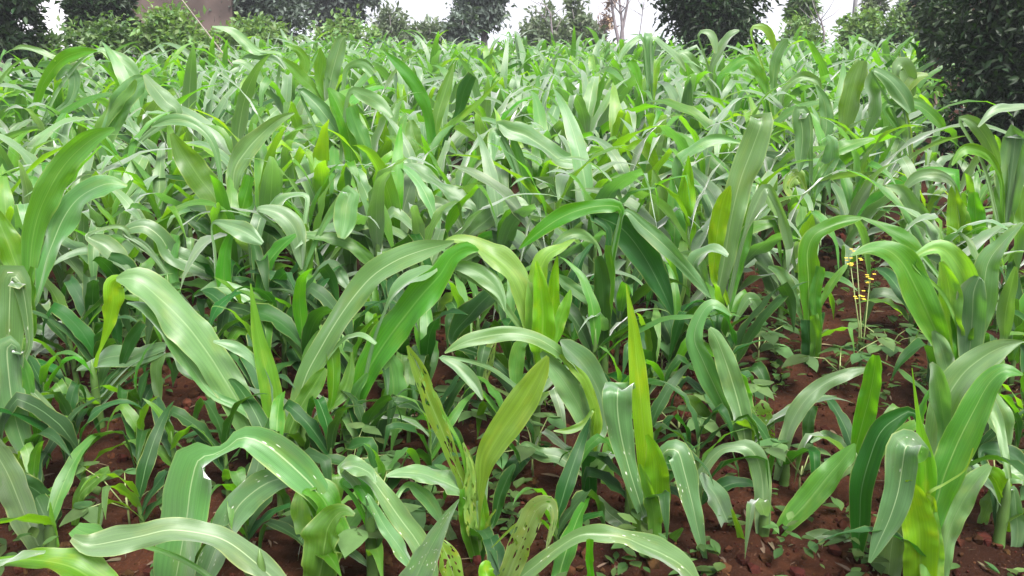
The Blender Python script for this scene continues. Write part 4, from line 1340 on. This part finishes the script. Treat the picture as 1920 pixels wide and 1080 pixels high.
plant_tree("vine_hedge", "yellowish green shrub under the slender skyline tree", "shrub", 1425, 1550, 30, 19.6, 'pale', 'bark', 2200, 0.14, 0.45, 42, nb=7, trunk=0.03)
plant_tree("vine_hedge", "pale hedge of hazy foliage around the thin grey pole", "shrub", 1535, 1670, 20, 20.5, 'pale', 'bark', 4500, 0.14, 0.5, 43, nb=8, trunk=0.03)
plant_tree("vine_hedge", "hazy green hedge between the pole and the right bush", "shrub", 1620, 1765, 16, 19.5, 'mid', 'bark', 4800, 0.14, 0.5, 44, nb=8, trunk=0.03)
plant_tree("far_tree", "small wispy tree rising from the hedge right of the pole", "tree", 1600, 1652, -40, 24, 'olive', 'greybark', 420, 0.22, 0.3, 45, ybot=55, nb=5, trunk=0.05)
plant_tree("far_tree", "tiny tree with a small round crown above the hedge", "tree", 1664, 1692, 6, 24, 'far', 'greybark', 260, 0.16, 0.45, 46, ybot=22, nb=3, trunk=0.03)
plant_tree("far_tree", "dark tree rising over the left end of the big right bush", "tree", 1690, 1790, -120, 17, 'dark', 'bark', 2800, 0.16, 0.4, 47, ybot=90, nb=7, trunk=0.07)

# bare stems
def bare(label, stems, Y, r):
    cx = stems[0][0][0]
    b = ground_px(cx, Y)
    root = empty("bare_sapling", b)
    tag(root, label, "bare tree")
    rg = random.Random(cx)
    mb = MB()
    for s in stems:
        pts = [Vector((rg.uniform(-.03, .03), 0, -0.1))] + [at(x, y, Y) - b for x, y in s]
        tube(mb, pts, [r * (1 - 0.75 * i / (len(pts) - 1)) for i in range(len(pts))], 6)
    mb.build("trunk", M['greybark'], root)
    tw = MB()
    for s in stems:
        for k in range(7):
            x, y = s[-1]; x2, y2 = s[0]
            f = rg.uniform(0.3, 1)
            p = at(x2 + (x - x2) * f, y2 + (y - y2) * f, Y) - b
            d = rand_dir(rg, 0.3, 0.9)
            tube(tw, [p, p + d * 0.3, p + d * 0.55 + Vector((0, 0, 0.08))], [r * .3, r * .2, r * .1], 5)
    tw.build("twig", M['greybark'], root)
bare("two dark bare stems standing side by side against the white sky", [[(1160, 78), (1152, 40), (1142, -20), (1136, -80)], [(1168, 78), (1166, 40), (1160, -10), (1158, -80)], [(1166, 60), (1176, 10), (1184, -60)]], 24, 0.06)
bare("thin bare stem just left of the dark round tree", [[(1197, 80), (1204, 30), (1212, -30)]], 24, 0.02)
bare("leaning bare twig bending over the rounded pale shrub", [[(1035, 60), (1032, 24), (1022, 10), (1008, 4)]], 24, 0.03)
bare("short dark twig poking up right of the slender skyline tree", [[(1545, 60), (1540, 40), (1533, 24)]], 19, 0.03)

def pole():
    b = ground_px(1590, 34)
    root = empty("utility_pole", b)
    tag(root, "thin grey pole standing above the hedge on the skyline", "pole")
    mb = MB(); tube(mb, [(0, 0, -0.3), (0, 0, 3), (0, 0, 6.5)], [0.085, 0.075, 0.06], 10)
    mb.build("post", M['pole'], root)
    mb = MB(); box(mb, (-0.7, -0.05, 5.9), (0.7, 0.05, 6.0)); mb.build("crossarm", M['wood'], root, smooth=False)
pole()

def cane():
    a, c = at(343, 2, 13.2), at(412, 92, 13.2)
    d = (a - c).normalized()
    b = c - d * 0.5
    root = empty("garden_cane", b)
    tag(root, "pale thin cane leaning in front of the brown house wall", "cane")
    d = (a - c).normalized()
    mb = MB(); tube(mb, [c - b - d * 0.55, c - b, a - b, a - b + d * 0.5], [0.012, 0.011, 0.009, 0.007], 6)
    mb.build("cane_shaft", M['cane'], root)
cane()

def house(label, x0, x1, Y, zh, depth, wm, rm, win=True, roof_h=1.2, over=0.4):
    a, c = ground_px(x0, Y), ground_px(x1, Y)
    W = c.x - a.x
    b = Vector(((a.x + c.x) / 2, Y, gz_smooth(0, Y)))
    root = empty("house", b)
    tag(root, label, "house")
    mb = MB(); box(mb, (-W / 2, 0, -0.4), (W / 2, depth, zh)); mb.build("wall", M[wm], root, smooth=False)
    mb = MB()
    o = over
    v = [(-W/2-o, -o, zh), (W/2+o, -o, zh), (W/2+o, depth+o, zh), (-W/2-o, depth+o, zh), (-W/2-o, depth/2, zh+roof_h), (W/2+o, depth/2, zh+roof_h)]
    mb.add(v, [(0, 1, 5, 4), (2, 3, 4, 5), (1, 2, 5), (3, 0, 4), (3, 2, 1, 0)])
    mb.build("roof", M[rm], root, smooth=False)
    return root
house("white-walled house seen between the two dark trees at left", 20, 190, 24, 3.2, 4, 'white', 'roof')
house("brown mud-walled house behind the light green shrubs at left", 262, 446, 23, 3.0, 4, 'mud', 'roof')
house("reddish house showing just above the big bush at the right edge", 1835, 1990, 19, 2.05, 4, 'roof', 'roof')

# ------------------------------------------------------------------ the hazy air
def haze():
    m, t, out = newmat("haze_air")
    pv = N(t, "ShaderNodeVolumePrincipled")
    pv.inputs["Color"].default_value = (0.88, 0.92, 1.0, 1)
    pv.inputs["Density"].default_value = 0.0014
    pv.inputs["Anisotropy"].default_value = 0.2
    t.links.new(pv.outputs[0], out.inputs[1])
    mb = MB(); box(mb, (-905, -65, -15.5), (905, 1205, 14.0))
    o = mb.build("haze", m, smooth=False)
    tag(o, "pale humid air over the whole field", "haze", kind="stuff")
haze()
